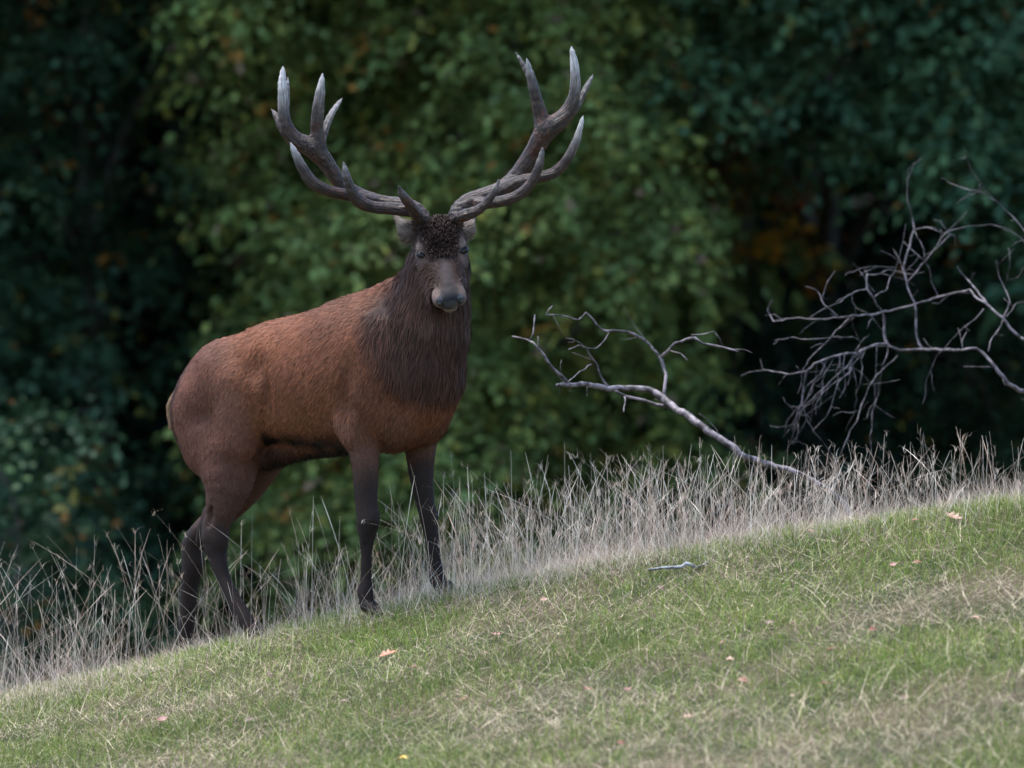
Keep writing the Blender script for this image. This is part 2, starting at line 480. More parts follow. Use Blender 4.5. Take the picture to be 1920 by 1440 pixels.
# dense wood that closes the view
lob = fill(r, 420, -22, 22, -3.2, 12, 54, 64, 1.0, 1.9) + fill(r, 110, -14, 14, 7.0, 10.5, 46, 55, 1.2, 2.0) + fill(r, 150, -7, 7, -3.4, 4.5, 52.5, 57, .8, 1.4)  # middle fill: overhead canopy out of view, added to darken the gap below
SP, SD, SO = [], [], []
for c, rx, rz in lob:
    k = 21
    v = nrm(r.normal(0, 1, (k, 3)))
    SP.append(np.array(c) + v * np.array([rx, rx, rz]) * r.uniform(.5, 1, (k, 1))); SO.append(v); SD.append(v)
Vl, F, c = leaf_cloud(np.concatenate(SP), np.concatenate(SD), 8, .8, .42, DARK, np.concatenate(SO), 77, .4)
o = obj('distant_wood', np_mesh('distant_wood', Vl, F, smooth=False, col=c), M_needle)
tag(o, 'dense dark wood closing the view behind the trees', 'wood', kind='stuff')

# ------------------------------------------------------------------ stag
TH = math.radians(38)
Hd = np.array([math.cos(TH), -math.sin(TH), 0]); Ld = np.array([math.sin(TH), math.cos(TH), 0]); Ud = np.array([0, 0, 1.])
SC = at(600, 720, 25.0)
BM = np.stack([Hd, Ld, Ud])                       # world -> body rows
def to_body(P): return (np.asarray(P) - SC) @ BM.T
def to_world(Bc): return np.asarray(Bc) @ BM + SC
def S(px, py, l=0.0):
    d = ray(px, py)
    t = (l + Ld @ SC) / (Ld @ d)
    return to_body(d * t)
PX = 1 / 470.0

prims = []
TAGS = {}
GRP = 0
def add(kind, tagname, p, q=None, ra=0., rb=0., rad=None, M=None, sl=1.0, k=.04, op=1, flow=None):
    TAGS.setdefault(tagname, len(TAGS))
    p = np.asarray(p, float)
    if q is not None: q = np.asarray(q, float)
    if flow is None:
        flow = nrm(q - p) if q is not None else np.array([-.6, 0, -.8])
    prims.append(dict(kind=kind, tag=tagname, p=p, q=q, ra=ra, rb=rb, rad=None if rad is None else np.asarray(rad, float), M=M, sl=sl, k=k, op=op, flow=np.asarray(flow, float)))
def chain(tagnames, pts, l, sl=1.0, k=.04, flow=None, mirror=False):
    """pts (px, py, r_px[, l])"""
    global GRP
    GRP += 1
    Pw = np.array([S(a[0], a[1], a[3] if len(a) > 3 else l) for a in pts]); Rw = np.array([a[2] for a in pts]) * PX
    if mirror: Pw = Pw * np.array([1, -1, 1])
    for i in range(len(pts) - 1):
        tn = tagnames if isinstance(tagnames, str) else tagnames[i]
        lo_, hi_ = max(i - 1, 0), min(i + 3, len(pts))
        Pc, Rc = catmull(Pw[lo_:hi_], Rw[lo_:hi_], .03)
        # keep only the part of this span
        d0 = np.argmin(np.linalg.norm(Pc - Pw[i], axis=1)); d1 = np.argmin(np.linalg.norm(Pc - Pw[i + 1], axis=1))
        for j in range(d0, max(d1, d0 + 1)):
            if j + 1 >= len(Pc): break
            add('cone', tn, Pc[j], Pc[j + 1], Rc[j], Rc[j + 1], sl=sl, k=k, flow=flow)
            prims[-1]['grp'] = GRP

# trunk of the body
chain('body', [(425, 728, 86), (470, 732, 106), (525, 717, 117), (600, 712, 130), (672, 702, 144), (732, 694, 144), (786, 706, 82)], 0, sl=.82, k=.06, flow=(-.62, 0, -.78))
chain('back', [(738, 566, 25), (690, 578, 24), (640, 596, 20)], 0, sl=.8, k=.07, flow=(-.9, 0, -.4))
chain('chest', [(735, 786, 56), (782, 742, 56)], 0, k=.07, flow=(.1, 0, -1))
chain('belly', [(640, 838, 14), (560, 845, 16), (505, 862, 17)], 0, sl=1.3, k=.05, flow=(-.4, 0, -.9))
chain('tail', [(364, 712, 8), (340, 734, 10), (325, 762, 11), (326, 800, 8)], 0, sl=1.6, k=.05, flow=(-.3, 0, -1))
for s in (-1, 1):
    chain('haunch', [(424, 706, 70), (400, 742, 72), (384, 780, 66), (398, 838, 58)], -.085, k=.05, flow=(-.35, 0, -.9), mirror=s > 0)
    chain('haunch', [(442, 725, 44), (447, 775, 46), (443, 830, 44)], -.135, k=.05, flow=(-.45, 0, -.85), mirror=s > 0)
    add('ell', 'shoulder', S(702, 700, -.165) * np.array([1, -s, 1]), rad=(.105, .085, .225), k=.045, flow=(-.5, 0, -.85))
    add('ell', 'shoulder', S(664, 792, -.175) * np.array([1, -s, 1]), rad=(.065, .060, .095), k=.04, flow=(-.4, 0, -.9))
    add('ell', 'chest', S(742, 770, -.10) * np.array([1, -s, 1]), rad=(.09, .08, .13), k=.05, flow=(-.2, 0, -1))
# near hind leg
chain(['haunch', 'upperleg', 'upperleg', 'leg', 'leg', 'leg', 'leg', 'leg', 'leg'],
      [(412, 825, 62, -.09), (429, 885, 53, -.115), (424, 925, 39, -.13), (411, 968, 26.5, -.14), (402, 1008, 25), (408, 1045, 17.5), (419, 1085, 13.5), (438, 1122, 13.5), (462, 1165, 15), (474, 1187, 14)], -.15, k=.045)
chain('leg', [(392, 960, 12), (380, 992, 11), (374, 1014, 8)], -.15, k=.015)
# far hind leg
chain(['upperleg', 'upperleg', 'upperleg', 'leg', 'leg', 'leg', 'leg', 'leg'],
      [(505, 845, 40), (478, 898, 30), (440, 945, 25), (388, 988, 23), (362, 1022, 22), (362, 1055, 22), (355, 1100, 17.5), (352, 1150, 15), (347, 1205, 15)], .13, k=.03)
# near fore leg
chain(['shoulder', 'upperleg', 'foreleg', 'leg', 'leg', 'leg', 'leg', 'leg', 'leg'],
      [(672, 795, 40), (682, 838, 29), (685, 880, 24.5), (686, 930, 21.5), (690, 978, 20.5), (688, 1010, 14.5), (687, 1040, 10), (686, 1085, 10.5), (686, 1113, 14), (688, 1136, 13.5)], -.15, k=.04)
# far fore leg
chain(['shoulder', 'foreleg', 'leg', 'leg', 'leg', 'leg', 'leg', 'leg'],
      [(778, 790, 42), (788, 838, 30), (789, 880, 24), (795, 930, 18.5), (804, 978, 15), (811, 1020, 12.5), (815, 1058, 13), (821, 1085, 14.5), (829, 1104, 14)], .13, k=.025)
add('ell', 'leg', S(694, 974, -.152), rad=(.036, .034, .046), k=.02, flow=(0, 0, -1))
add('ell', 'leg', S(676, 990, -.150), rad=(.016, .016, .024), k=.02, flow=(0, 0, -1))
add('ell', 'leg', S(679, 1110, -.150), rad=(.018, .020, .026), k=.015, flow=(0, 0, -1))
add('ell', 'leg', S(807, 972, .13), rad=(.030, .030, .044), k=.02, flow=(0, 0, -1))
add('ell', 'leg', S(813, 1082, .13), rad=(.018, .020, .026), k=.015, flow=(0, 0, -1))
add('ell', 'leg', S(414, 1012, -.15), rad=(.026, .040, .048), k=.02, flow=(0, 0, -1))
for s_ in (-1, 1):
    add('cone', 'hollow', S(683, 1022, -.15 + s_ * .028), S(682, 1085, -.15 + s_ * .026), .006, .006, k=.012, op=-1)
    add('cone', 'hollow', S(404, 935, -.13 + s_ * .055), S(392, 985, -.15 + s_ * .042), .008, .007, k=.02, op=-1)
# neck and mane
chain('body', [(722, 600, 52), (782, 548, 50)], 0, sl=.85, k=.06, flow=(-.8, 0, -.7))
chain(['mane', 'mane', 'mane', 'nape'], [(792, 690, 78), (798, 618, 83), (812, 548, 67), (823, 480, 51), (826, 448, 42)], 0, sl=.95, k=.035, flow=(-.25, 0, -1))
for px, py, l, rr in ((785, 612, -.12, .178), (812, 664, -.10, .150), (805, 560, -.08, .14), (800, 640, .10, .19)):
    add('ell', 'mane', S(px, py, l), rad=(rr, rr, rr), op=0, flow=(-.25, 0, -1))
add('ell', 'bib', S(828, 690, -.05), rad=(.10, .13, .085), op=0, flow=(-.15, 0, -1))
add('ell', 'bib', S(772, 640, -.16), rad=(.06, .09, .10), op=0, flow=(-.2, 0, -1))
add('ell', 'throat', S(842, 612, -.02), rad=(.07, .16, .055), op=0, flow=(-.1, 0, -1))
for s in (-1, 1):
    add('ell', 'flank', S(560, 800, -.20) * np.array([1, -s, 1]), rad=(.26, .10, .055), op=0, flow=(-.62, 0, -.78))
    add('ell', 'flank', S(430, 760, -.23) * np.array([1, -s, 1]), rad=(.08, .05, .10), op=0, flow=(-.4, 0, -.9))  # lighter haunch patch: its highlight painted into the coat colour

# hollows of the flank and behind the shoulder, groove between neck and shoulder
for s in (-1, 1):
    for px, py, l, rad, kk in ((466, 688, -.245, (.05, .06, .07), .05), (490, 765, -.236, (.026, .055, .13), .04), (630, 770, -.282, (.030, .06, .12), .04), (645, 690, -.292, (.03, .05, .10), .05), (742, 700, -.272, (.035, .05, .13), .04), (700, 800, -.262, (.022, .05, .05), .03)):
        add('ell', 'hollow', S(px, py, l) * np.array([1, -s, 1]), rad=rad, k=kk, op=-1, flow=(-.55, 0, -.8))
# head, in its own frame: R right in the picture, F towards the nose, U forehead normal
Fh = nrm(np.array([0.13, -0.70, -0.70]))
Rh = np.array([1, 0.02, 0.064]); Rh = nrm(Rh - Fh * (Rh @ Fh)); Uh = np.cross(Fh, Rh)
if Uh[2] < 0: Uh = -Uh
Y_poll = to_world(S(826, 448, 0))[1]
HM = at(829, 474, Y_poll - .085)
HB = np.stack([Rh, Fh, Uh])                        # head rows (world)
def hw(r_, f_, u_): return HM + r_ * Rh + f_ * Fh + u_ * Uh
def hb(r_, f_, u_): return to_body(hw(r_, f_, u_))
HBb = HB @ BM.T                                    # head axes in body coordinates
fl_face = HBb[1] * -1
def hell(tagname, c, rad, k=.02, op=1, flow=None): add('ell', tagname, hb(*c), rad=rad, M=HBb, k=k, op=op, flow=fl_face if flow is None else flow)
def hcone(tagname, a, b_, ra, rb, k=.02, op=1, flow=None): add('cone', tagname, hb(*a), hb(*b_), ra, rb, k=k, op=op, flow=fl_face if flow is None else flow)
hell('face', (0, -.07, -.035), (.085, .10, .075))
hell('crown', (0, -.065, .025), (.068, .075, .045), k=.03)
hell('crown', (0, -.06, .03), (.074, .075, .06), op=0)
hell('crown', (0, .025, .02), (.038, .045, .05), op=0)
hell('bridge', (0, .13, .02), (.014, .06, .04), op=0)
hell('nosetop', (0, .222, .012), (.026, .030, .03), op=0)
hcone('face', (0, -.01, -.035), (0, .17, -.028), .066, .043, k=.03)
hell('face', (0, .10, -.012), (.036, .12, .03), k=.02)
for s in (-1, 1):
    hcone('face', (s * .046, .0, -.032), (s * .032, .185, -.036), .034, .027, k=.03)
    hcone('jaw', (s * .045, -.02, -.085), (s * .022, .15, -.068), .045, .03, k=.035)
    hell('brow', (s * .078, -.022, .010), (.022, .032, .017), k=.02)
    hell('brow', (s * .080, -.030, .012), (.018, .030, .03), op=0)
    hell('cheek', (s * .082, .040, .0), (.016, .026, .03), op=0)
    hell('muzzle', (s * .052, .220, -.03), (.020, .024, .03), op=0)
    hell('cheek', (s * .074, .032, -.022), (.022, .036, .026), k=.025)
    hell('muzzle', (s * .037, .214, -.038), (.031, .040, .036), k=.02)
    hell('noserim', (s * .034, .246, -.016), (.018, .018, .019), k=.014)
    hcone('pedicle', (s * .055, -.105, .02), (s * .075, -.125, .055), .030, .026, k=.02)
hell('muzzle', (0, .205, -.024), (.042, .044, .033), k=.02)
hell('nosetop', (0, .235, -.004), (.034, .030, .018), k=.015)
hell('nose', (0, .259, -.028), (.032, .015, .026), k=.014)
hell('chin', (0, .205, -.086), (.032, .036, .020), k=.02)
for s in (-1, 1):
    hell('nostril', (s * .034, .264, -.026), (.009, .014, .011), k=.006, op=-1)
    hell('socket', (s * .097, .006, -.002), (.013, .026, .016), k=.008, op=-1)
    hcone('tearduct', (s * .080, .048, .004), (s * .072, .072, .002), .006, .005, k=.01, op=-1)
# ears laid back behind the antlers
def wcone(tagname, a, b_, ra, rb, k=.02, sl=1.0): add('cone', tagname, to_body(a), to_body(b_), ra, rb, k=k, flow=nrm(to_body(b_) - to_body(a)))
Yh = HM[1]
for pts in (((788, 442, .11, 12), (764, 432, .13, 15), (742, 407, .15, 5)), ((862, 440, .11, 12), (876, 430, .13, 12), (888, 411, .15, 4))):
    for i in range(2):
        a, b_ = pts[i], pts[i + 1]
        wcone('ear', at(a[0], a[1], Yh + a[2]), at(b_[0], b_[1], Yh + b_[2]), a[3] * PX, b_[3] * PX)

def pdist(pr, X):
    if pr['kind'] == 'cone':
        s = np.array([1, pr['sl'], 1.0])
        x = (X - pr['p']) / s; ba = (pr['q'] - pr['p']) / s
        h = np.clip((x @ ba) / (ba @ ba), 0, 1)
        d = np.linalg.norm(x - h[..., None] * ba, axis=-1) - (pr['ra'] * (1 - h) + pr['rb'] * h)
        return d * min(1.0, pr['sl']) ** .5
    x = X - pr['p']
    if pr['M'] is not None: x = x @ pr['M'].T
    k0 = np.linalg.norm(x / pr['rad'], axis=-1); k1 = np.linalg.norm(x / pr['rad'] ** 2, axis=-1)
    return k0 * (k0 - 1) / np.maximum(k1, 1e-6)

def bbox(pr):
    if pr['kind'] == 'cone':
        m_ = max(pr['ra'], pr['rb']) * max(1, pr['sl'])
        return np.minimum(pr['p'], pr['q']) - m_, np.maximum(pr['p'], pr['q']) + m_
    m_ = pr['rad'].max() if pr['M'] is not None else pr['rad']
    return pr['p'] - m_, pr['p'] + m_

def surface_nets(pl, h, pad=.03):
    lo = np.min([bbox(p)[0] for p in pl], 0) - pad; hi = np.max([bbox(p)[1] for p in pl], 0) + pad
    n = np.ceil((hi - lo) / h).astype(int) + 1
    G = np.full(n, .2, np.float32)
    groups = {}
    for i, p in enumerate(pl):
        if p['op'] != 0: groups.setdefault(p.get('grp', -1 - i), []).append(p)
    for gp in groups.values():
        p = gp[0]
        b0 = np.min([bbox(q)[0] for q in gp], 0); b1 = np.max([bbox(q)[1] for q in gp], 0)
        m_ = p['k'] + .03
        i0 = np.clip(((b0 - m_ - lo) / h).astype(int), 0, n - 1); i1 = np.clip(((b1 + m_ - lo) / h).astype(int) + 2, 1, n)
        ax = [lo[j] + h * np.arange(i0[j], i1[j]) for j in range(3)]
        X = np.stack(np.meshgrid(*ax, indexing='ij'), -1)
        d = pdist(p, X)
        for q in gp[1:]: d = np.minimum(d, pdist(q, X))
        sl_ = tuple(slice(i0[j], i1[j]) for j in range(3))
        g = G[sl_]
        k = p['k']
        if p['op'] > 0:
            hh = np.maximum(k - np.abs(g - d), 0) / k
            G[sl_] = np.minimum(g, d) - hh * hh * k * .25
        else:
            hh = np.maximum(k - np.abs(g + d), 0) / k
            G[sl_] = np.maximum(g, -d) + hh * hh * k * .25
    neg = G < 0
    cnt = np.zeros(n - 1, np.int8)
    for dx in (0, 1):
        for dy in (0, 1):
            for dz in (0, 1):
                cnt += neg[dx:n[0] - 1 + dx, dy:n[1] - 1 + dy, dz:n[2] - 1 + dz]
    act = (cnt > 0) & (cnt < 8)
    I = np.argwhere(act)
    idx = np.full(n - 1, -1, np.int32); idx[act] = np.arange(len(I))
    cor = {}
    for dx in (0, 1):
        for dy in (0, 1):
            for dz in (0, 1):
                cor[dx, dy, dz] = G[I[:, 0] + dx, I[:, 1] + dy, I[:, 2] + dz]
    acc = np.zeros((len(I), 3)); num = np.zeros(len(I))
    for axis in range(3):
        for a in (0, 1):
            for b_ in (0, 1):
                c0 = [a, b_]; c0.insert(axis, 0); c1_ = [a, b_]; c1_.insert(axis, 1)
                g0, g1 = cor[tuple(c0)], cor[tuple(c1_)]
                m_ = (g0 < 0) != (g1 < 0)
                t = np.where(m_, g0 / np.where(m_, g0 - g1, 1), 0)
                pos = np.tile(np.array(c0, float), (len(I), 1)); pos[:, axis] = t
                acc[m_] += pos[m_]; num[m_] += 1
    V = lo + h * (I + acc / num[:, None])
    Q = []
    for axis in range(3):
        sl0 = [slice(None)] * 3; sl1 = [slice(None)] * 3
        sl0[axis] = slice(0, -1); sl1[axis] = slice(1, None)
        ch = neg[tuple(sl0)] != neg[tuple(sl1)]
        E = np.argwhere(ch)
        o1, o2 = [(1, 2), (2, 0), (0, 1)][axis]
        ok = (E[:, o1] > 0) & (E[:, o2] > 0) & (E[:, o1] < n[o1] - 1) & (E[:, o2] < n[o2] - 1)
        E = E[ok]
        def cell(a, b_):
            c = E.copy(); c[:, o1] -= a; c[:, o2] -= b_
            return idx[c[:, 0], c[:, 1], c[:, 2]]
        q = np.stack([cell(1, 1), cell(0, 1), cell(0, 0), cell(1, 0)], 1)
        fl = ~neg[E[:, 0], E[:, 1], E[:, 2]]
        q[fl] = q[fl][:, ::-1]
        Q.append(q)
    return V, np.vstack(Q)

def smooth_mesh(V, Q, it=2, lam=.5):
    E = np.vstack([Q[:, [0, 1]], Q[:, [1, 2]], Q[:, [2, 3]], Q[:, [3, 0]]])
    deg = np.bincount(E.ravel(), minlength=len(V)).astype(float)
    for _ in range(it):
        A = np.zeros_like(V)
        for j in range(3):
            A[:, j] = np.bincount(E[:, 0], V[E[:, 1], j], len(V)) + np.bincount(E[:, 1], V[E[:, 0], j], len(V))
        V = V + lam * (A / deg[:, None] - V)
    return V

def normals(V, Q):
    n = np.cross(V[Q[:, 2]] - V[Q[:, 0]], V[Q[:, 3]] - V[Q[:, 1]])
    out = np.zeros_like(V)
    for j in range(4):
        for a in range(3):
            out[:, a] += np.bincount(Q[:, j], n[:, a], len(V))
    return nrm(out)

VB, QB = surface_nets(prims, .0070)
VB = smooth_mesh(VB, QB, 2, .4)
NB = normals(VB, QB)
CEN = np.array([0, 0, 0.])
if np.mean(np.sum(NB * (VB - VB.mean(0)), 1)) < 0:
    QB = QB[:, ::-1]; NB = -NB

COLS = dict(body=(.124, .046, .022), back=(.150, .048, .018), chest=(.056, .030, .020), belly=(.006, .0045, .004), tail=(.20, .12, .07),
            haunch=(.108, .045, .029), shoulder=(.098, .041, .024), flank=(.130, .062, .038), upperleg=(.066, .033, .023), foreleg=(.022, .013, .0105), leg=(.017, .0105, .0085),
            mane=(.036, .018, .0125), bib=(.0135, .0085, .0075), throat=(.058, .033, .024), nape=(.050, .026, .018), face=(.046, .027, .020), crown=(.017, .0105, .009), jaw=(.060, .034, .024), bridge=(.044, .034, .033), brow=(.24, .175, .155),
            cheek=(.115, .080, .068), muzzle=(.155, .105, .088), noserim=(.018, .018, .022), nosetop=(.012, .011, .013), nose=(.026, .027, .036), chin=(.24, .20, .16),
            pedicle=(.03, .02, .016), ear=(.20, .17, .155), nostril=(.003, .003, .003), socket=(.012, .008, .008), tearduct=(.014, .009, .009))
LENS = dict(body=.022, back=.026, chest=.034, belly=.035, tail=.014, haunch=.018, shoulder=.022, upperleg=.016, foreleg=.013, leg=.010, mane=.060, bib=.060, throat=.03, flank=.022, nape=.036,
            face=.009, crown=.020, jaw=.016, bridge=.006, brow=.006, cheek=.007, muzzle=.005, noserim=0, nosetop=.003, nose=0, chin=.010, pedicle=.012, ear=.016, nostril=0, socket=0, tearduct=.004)
def paint(X):
    W = np.zeros(len(X)); C = np.zeros((len(X), 3)); Fl = np.zeros((len(X), 3)); Ln = np.zeros(len(X))
    dh = np.full(len(X), 9.0)
    for p in prims:
        if p['M'] is not None and p['op'] > 0: dh = np.minimum(dh, pdist(p, X))
    for p in prims:
        b0, b1 = bbox(p)
        m_ = np.all((X > b0 - .06) & (X < b1 + .06), 1)
        if not m_.any(): continue
        sharp = .007 if p['M'] is not None or p['tag'] == 'ear' else .016
        if p['tag'] in ('mane',): sharp = .018
        if p['tag'] in ('flank', 'bib', 'throat'): sharp = .028
        d = pdist(p, X[m_])
        if p['tag'] == 'hollow': continue
        w = np.exp(-(np.abs(d) if p['op'] != 0 else np.maximum(d, 0)) / sharp) * (6.0 if p['op'] == 0 else 1.0) * (3.0 if p['op'] < 0 else 1.0) * (2.2 if p['tag'] in ('mane', 'noserim', 'nose') else 1.0)
        if p['op'] == 0 and p['tag'] == 'flank': w = w * .12
        if p['op'] == 0 and p['tag'] in ('bib', 'throat'): w = w * 1.6
        if p['op'] == 0 and p['M'] is None: w = w * np.clip((dh[m_] - .004) / .02, 0, 1)
        W[m_] += w; C[m_] += w[:, None] * np.array(COLS[p['tag']]); Fl[m_] += w[:, None] * p['flow']; Ln[m_] += w * LENS[p['tag']]
    W = np.maximum(W, 1e-9)
    return C / W[:, None], nrm(Fl + 1e-9), Ln / W
CB, FB, LB = paint(VB)
# coat pattern in body coordinates (a forward, l left, u up)
rump0 = S(330, 760, 0)
XW = to_world(VB)
nz1 = fbm(VB, 5.0, 21); nz2 = fbm(VB, 16.0, 22)
hind = VB[:, 0] < S(440, 700, 0)[0]
rumpn = NB[:, 0] < -.55
stripe = np.exp(-((NB[:, 0] + .60) / .15) ** 2) * hind * np.clip((VB[:, 2] + .30) / .08, 0, 1) * np.clip((.12 - VB[:, 2]) / .08, 0, 1)
CB = CB * (1 - .85 * stripe[:, None])
pale = np.clip((-NB[:, 0] - .70) / .15, 0, 1) * hind * (VB[:, 2] > -.27) * (VB[:, 2] < .16)
CB = CB * (1 - pale[:, None]) + pale[:, None] * np.array([.19, .10, .055])
dors = np.clip((NB[:, 2] - .75) / .2, 0, 1) * (VB[:, 0] > S(590, 600, 0)[0]) * (VB[:, 2] > .2)
CB = CB * (1 - .35 * dors[:, None])
CB *= (.58 + .84 * nz1)[:, None] * (.84 + .32 * nz2)[:, None]
hdm = np.linalg.norm(VB - hb(0, .1, 0), axis=1) < .22
CB[hdm] *= (.62 + .76 * fbm(VB[hdm], 55, 27, 2))[:, None]
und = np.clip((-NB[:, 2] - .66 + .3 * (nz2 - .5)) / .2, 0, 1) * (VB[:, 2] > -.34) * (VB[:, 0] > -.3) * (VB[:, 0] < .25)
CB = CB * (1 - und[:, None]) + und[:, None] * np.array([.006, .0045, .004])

stag = empty('red_deer_stag', tuple(to_world(S(600, 1150, 0)) * np.array([1, 1, 0]) + np.array([0, 0, float(ground_z(-.8, 24.95))])))
tag(stag, 'reddish brown red deer stag with large antlers standing on the grassy crest', 'deer')
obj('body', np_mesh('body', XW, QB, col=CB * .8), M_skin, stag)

# nose leather (wet), eyes
m, nt, N, L, b = new_mat('wet_nose')
b.inputs['Base Color'].default_value = (.024, .025, .032, 1); b.inputs['Roughness'].default_value = .32
nz = N.new('ShaderNodeTexVoronoi'); nz.inputs['Scale'].default_value = 350
bp = N.new('ShaderNodeBump'); bp.inputs['Strength'].default_value = .35; bp.inputs['Distance'].default_value = .001
L.new(nz.outputs['Distance'], bp.inputs['Height']); L.new(bp.outputs[0], b.inputs['Normal'])
M_nose = m
m, nt, N, L, b = new_mat('eye')
b.inputs['Base Color'].default_value = (.006, .004, .004, 1); b.inputs['Roughness'].default_value = .22; b.inputs['Specular IOR Level'].default_value = .2
M_eye = m
hp = [p for p in prims if p['tag'] in ('nose', 'noserim')]
def ellipsoid(c, rad, axes, nu=18, nv=10):
    u = np.linspace(0, 2 * np.pi, nu, endpoint=False); v = np.linspace(0.02, np.pi - .02, nv)
    P = np.stack([np.outer(np.sin(v), np.cos(u)), np.outer(np.sin(v), np.sin(u)), np.outer(np.cos(v), np.ones(nu))], -1).reshape(-1, 3)
    V = np.array(c) + (P * np.array(rad)) @ axes
    i = (np.arange(nv - 1) * nu)[:, None]; j = np.arange(nu)[None]; j2 = (j + 1) % nu
    return V, np.stack([i + j, i + nu + j, i + nu + j2, i + j2], -1).reshape(-1, 4)
M_lid = bark_mat('eyelid_skin', (.03, .02, .018), (.07, .045, .04), 80, (1, 1, 1), .7, .2)
M_dark = bark_mat('nostril_skin', (.004, .003, .003), (.010, .008, .008), 80, (1, 1, 1), .5, .1)
for s in (-1, 1):
    e1 = nrm(-s * Rh * .80 + Fh * .55 - Uh * .15)            # towards the inner corner
    e2 = nrm(s * Rh * .62 + Uh * .70 + Fh * .25); e2 = nrm(e2 - e1 * (e1 @ e2)); e3 = np.cross(e1, e2)
    if e3[2] < 0: e3 = -e3
    ec = hw(s * .083, .008, .004)
    V, Q = ellipsoid(ec, (.024, .018, .0165), np.stack([e1, e2, e3]))
    obj('eye', np_mesh('eye', V, Q), M_eye, stag)
    tt = np.linspace(-1, 1, 9)[:, None]
    for up, rr in ((.0160, .0042), (-.0145, .0030)):
        Pl = ec + e1 * .024 * tt + e3 * up * (1 - tt ** 2) ** .6 + e2 * (.0125 * (1 - .75 * tt ** 2))
        V, Q, T = tube(Pl, rr * (1 - .55 * tt[:, 0] ** 2), 8)
        obj('eyelid', np_mesh('eyelid', V, [Q, T]), M_lid, stag)
    V, Q = ellipsoid(hw(s * .040, .260, -.022), (.009, .008, .010), HB)
    obj('nostril', np_mesh('nostril', V, Q), M_dark, stag)
tt = np.linspace(-1, 1, 11)[:, None]
Pl = HM + Rh * .036 * tt + Fh * (.252 - .035 * tt ** 2) + Uh * (-.062 - .012 * tt ** 2)
V, Q, T = tube(Pl, np.full(11, .0032), 6)
obj('mouth_line', np_mesh('mouth_line', V, [Q, T]), M_lid, stag)

# fur: short ribbons growing along the coat
tri = np.vstack([QB[:, [0, 1, 2]], QB[:, [0, 2, 3]]])
ar = np.linalg.norm(np.cross(VB[tri[:, 1]] - VB[tri[:, 0]], VB[tri[:, 2]] - VB[tri[:, 0]]), axis=1) / 2
lt = LB[tri].mean(1)
hd = np.linalg.norm(VB[tri[:, 0]] - to_body(HM), axis=1) < .30
pw = ar * np.where(lt < .001, 0, 1) * np.where(hd, 2.2, 1.0)
NF = 120000
pick = rng.choice(len(tri), NF, p=pw / pw.sum())
u = rng.uniform(size=(NF, 2)); sw = u.sum(1) > 1; u[sw] = 1 - u[sw]
bw = np.stack([1 - u.sum(1), u[:, 0], u[:, 1]], 1)
def samp(A): return (A[tri[pick]] * (bw[..., None] if A.ndim == 2 else bw)).sum(1)
p0, n0, f0, c0, l0 = samp(VB), nrm(samp(NB)), samp(FB), samp(CB), samp(LB)
crownw = np.exp(-(np.linalg.norm(((p0 - hb(0, -.035, .045)) @ HBb.T) / np.array([.066, .088, .07]), axis=1)) ** 2)
f0 = f0 + rng.normal(0, .15, f0.shape) + crownw[:, None] * rng.normal(0, 1.3, f0.shape)
clump = np.stack([fbm(p0, 22, 31 + j, 2) - .5 for j in range(3)], 1)
lock = np.stack([noise(p0 * np.array([1, 1, .45]), 30, 35 + j) - .5 for j in range(3)], 1)
f0 = f0 + clump * .55 + lock * np.where(l0 > .038, .9, 0)[:, None]
f0 = nrm(f0 - n0 * (f0 * n0).sum(1, keepdims=True))
ln = l0 * rng.uniform(.6, 1.3, NF)
lift = rng.uniform(.15, .55, NF) * np.where(l0 > .03, .65, 1) + crownw * .5
K = 4
t = np.linspace(0, 1, K)[None, :, None]
grav = np.array([0, 0, -1.0])
P = p0[:, None] - n0[:, None] * .002 + ln[:, None, None] * (f0[:, None] * t + n0[:, None] * lift[:, None, None] * (t - .55 * t * t) + grav * .18 * t * t * (l0 > .03)[:, None, None])
side = nrm(np.cross(n0, f0) + rng.normal(0, .25, n0.shape))
cur = crownw > .30
om = rng.uniform(2.5, 5.0, (cur.sum(), 1, 1)) * rng.choice([-1, 1], (cur.sum(), 1, 1))
lc = rng.uniform(.016, .030, (cur.sum(), 1, 1))
P[cur] = p0[cur][:, None] + lc * (f0[cur][:, None] * np.sin(om * t) / om + side[cur][:, None] * (1 - np.cos(om * t)) / om + n0[cur][:, None] * .55 * np.sin(t * 2.6))
wd = np.clip(.0017 + ln * .036, .0015, .0036)[:, None] * np.array([1, .95, .7, .12])[None] * 1.1
wd[cur] *= 1.5
cj = rng.uniform(.55, 1.5, NF) * (.75 + .5 * noise(p0, 60, 41))
cf = np.clip(c0 * cj[:, None], 0.002, .8)
dk = (noise(p0 * np.array([1, 1, .5]), 42, 43) > .86) & (l0 > .012) & (rng.uniform(size=NF) < .8); cf[dk] *= .45
cf[cur] *= rng.uniform(.4, 2.0, (cur.sum(), 1))
tipc = cf * np.where(l0 > .045, 1.35, 1.10)[:, None] * np.array([1.06, 1.0, .95])
V, F, cc = ribbons(P, wd, side, cf * .8, tipc)
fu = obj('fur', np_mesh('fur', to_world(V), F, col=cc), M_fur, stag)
fu['kind'] = 'stuff'

# nose pad as its own wet part
sel = np.zeros(len(VB), bool)
for p in hp:
    sel |= pdist(p, VB) < .004
loc = (VB - to_body(HM)) @ HBb.T
sel &= loc[:, 1] > .242
fs = sel[QB].all(1)
ids = np.unique(QB[fs]); rem = np.full(len(VB), -1); rem[ids] = np.arange(len(ids))
if len(ids):
    obj('nose', np_mesh('nose', to_world(VB[ids] + NB[ids] * .0012), rem[QB[fs]]), M_nose, stag)

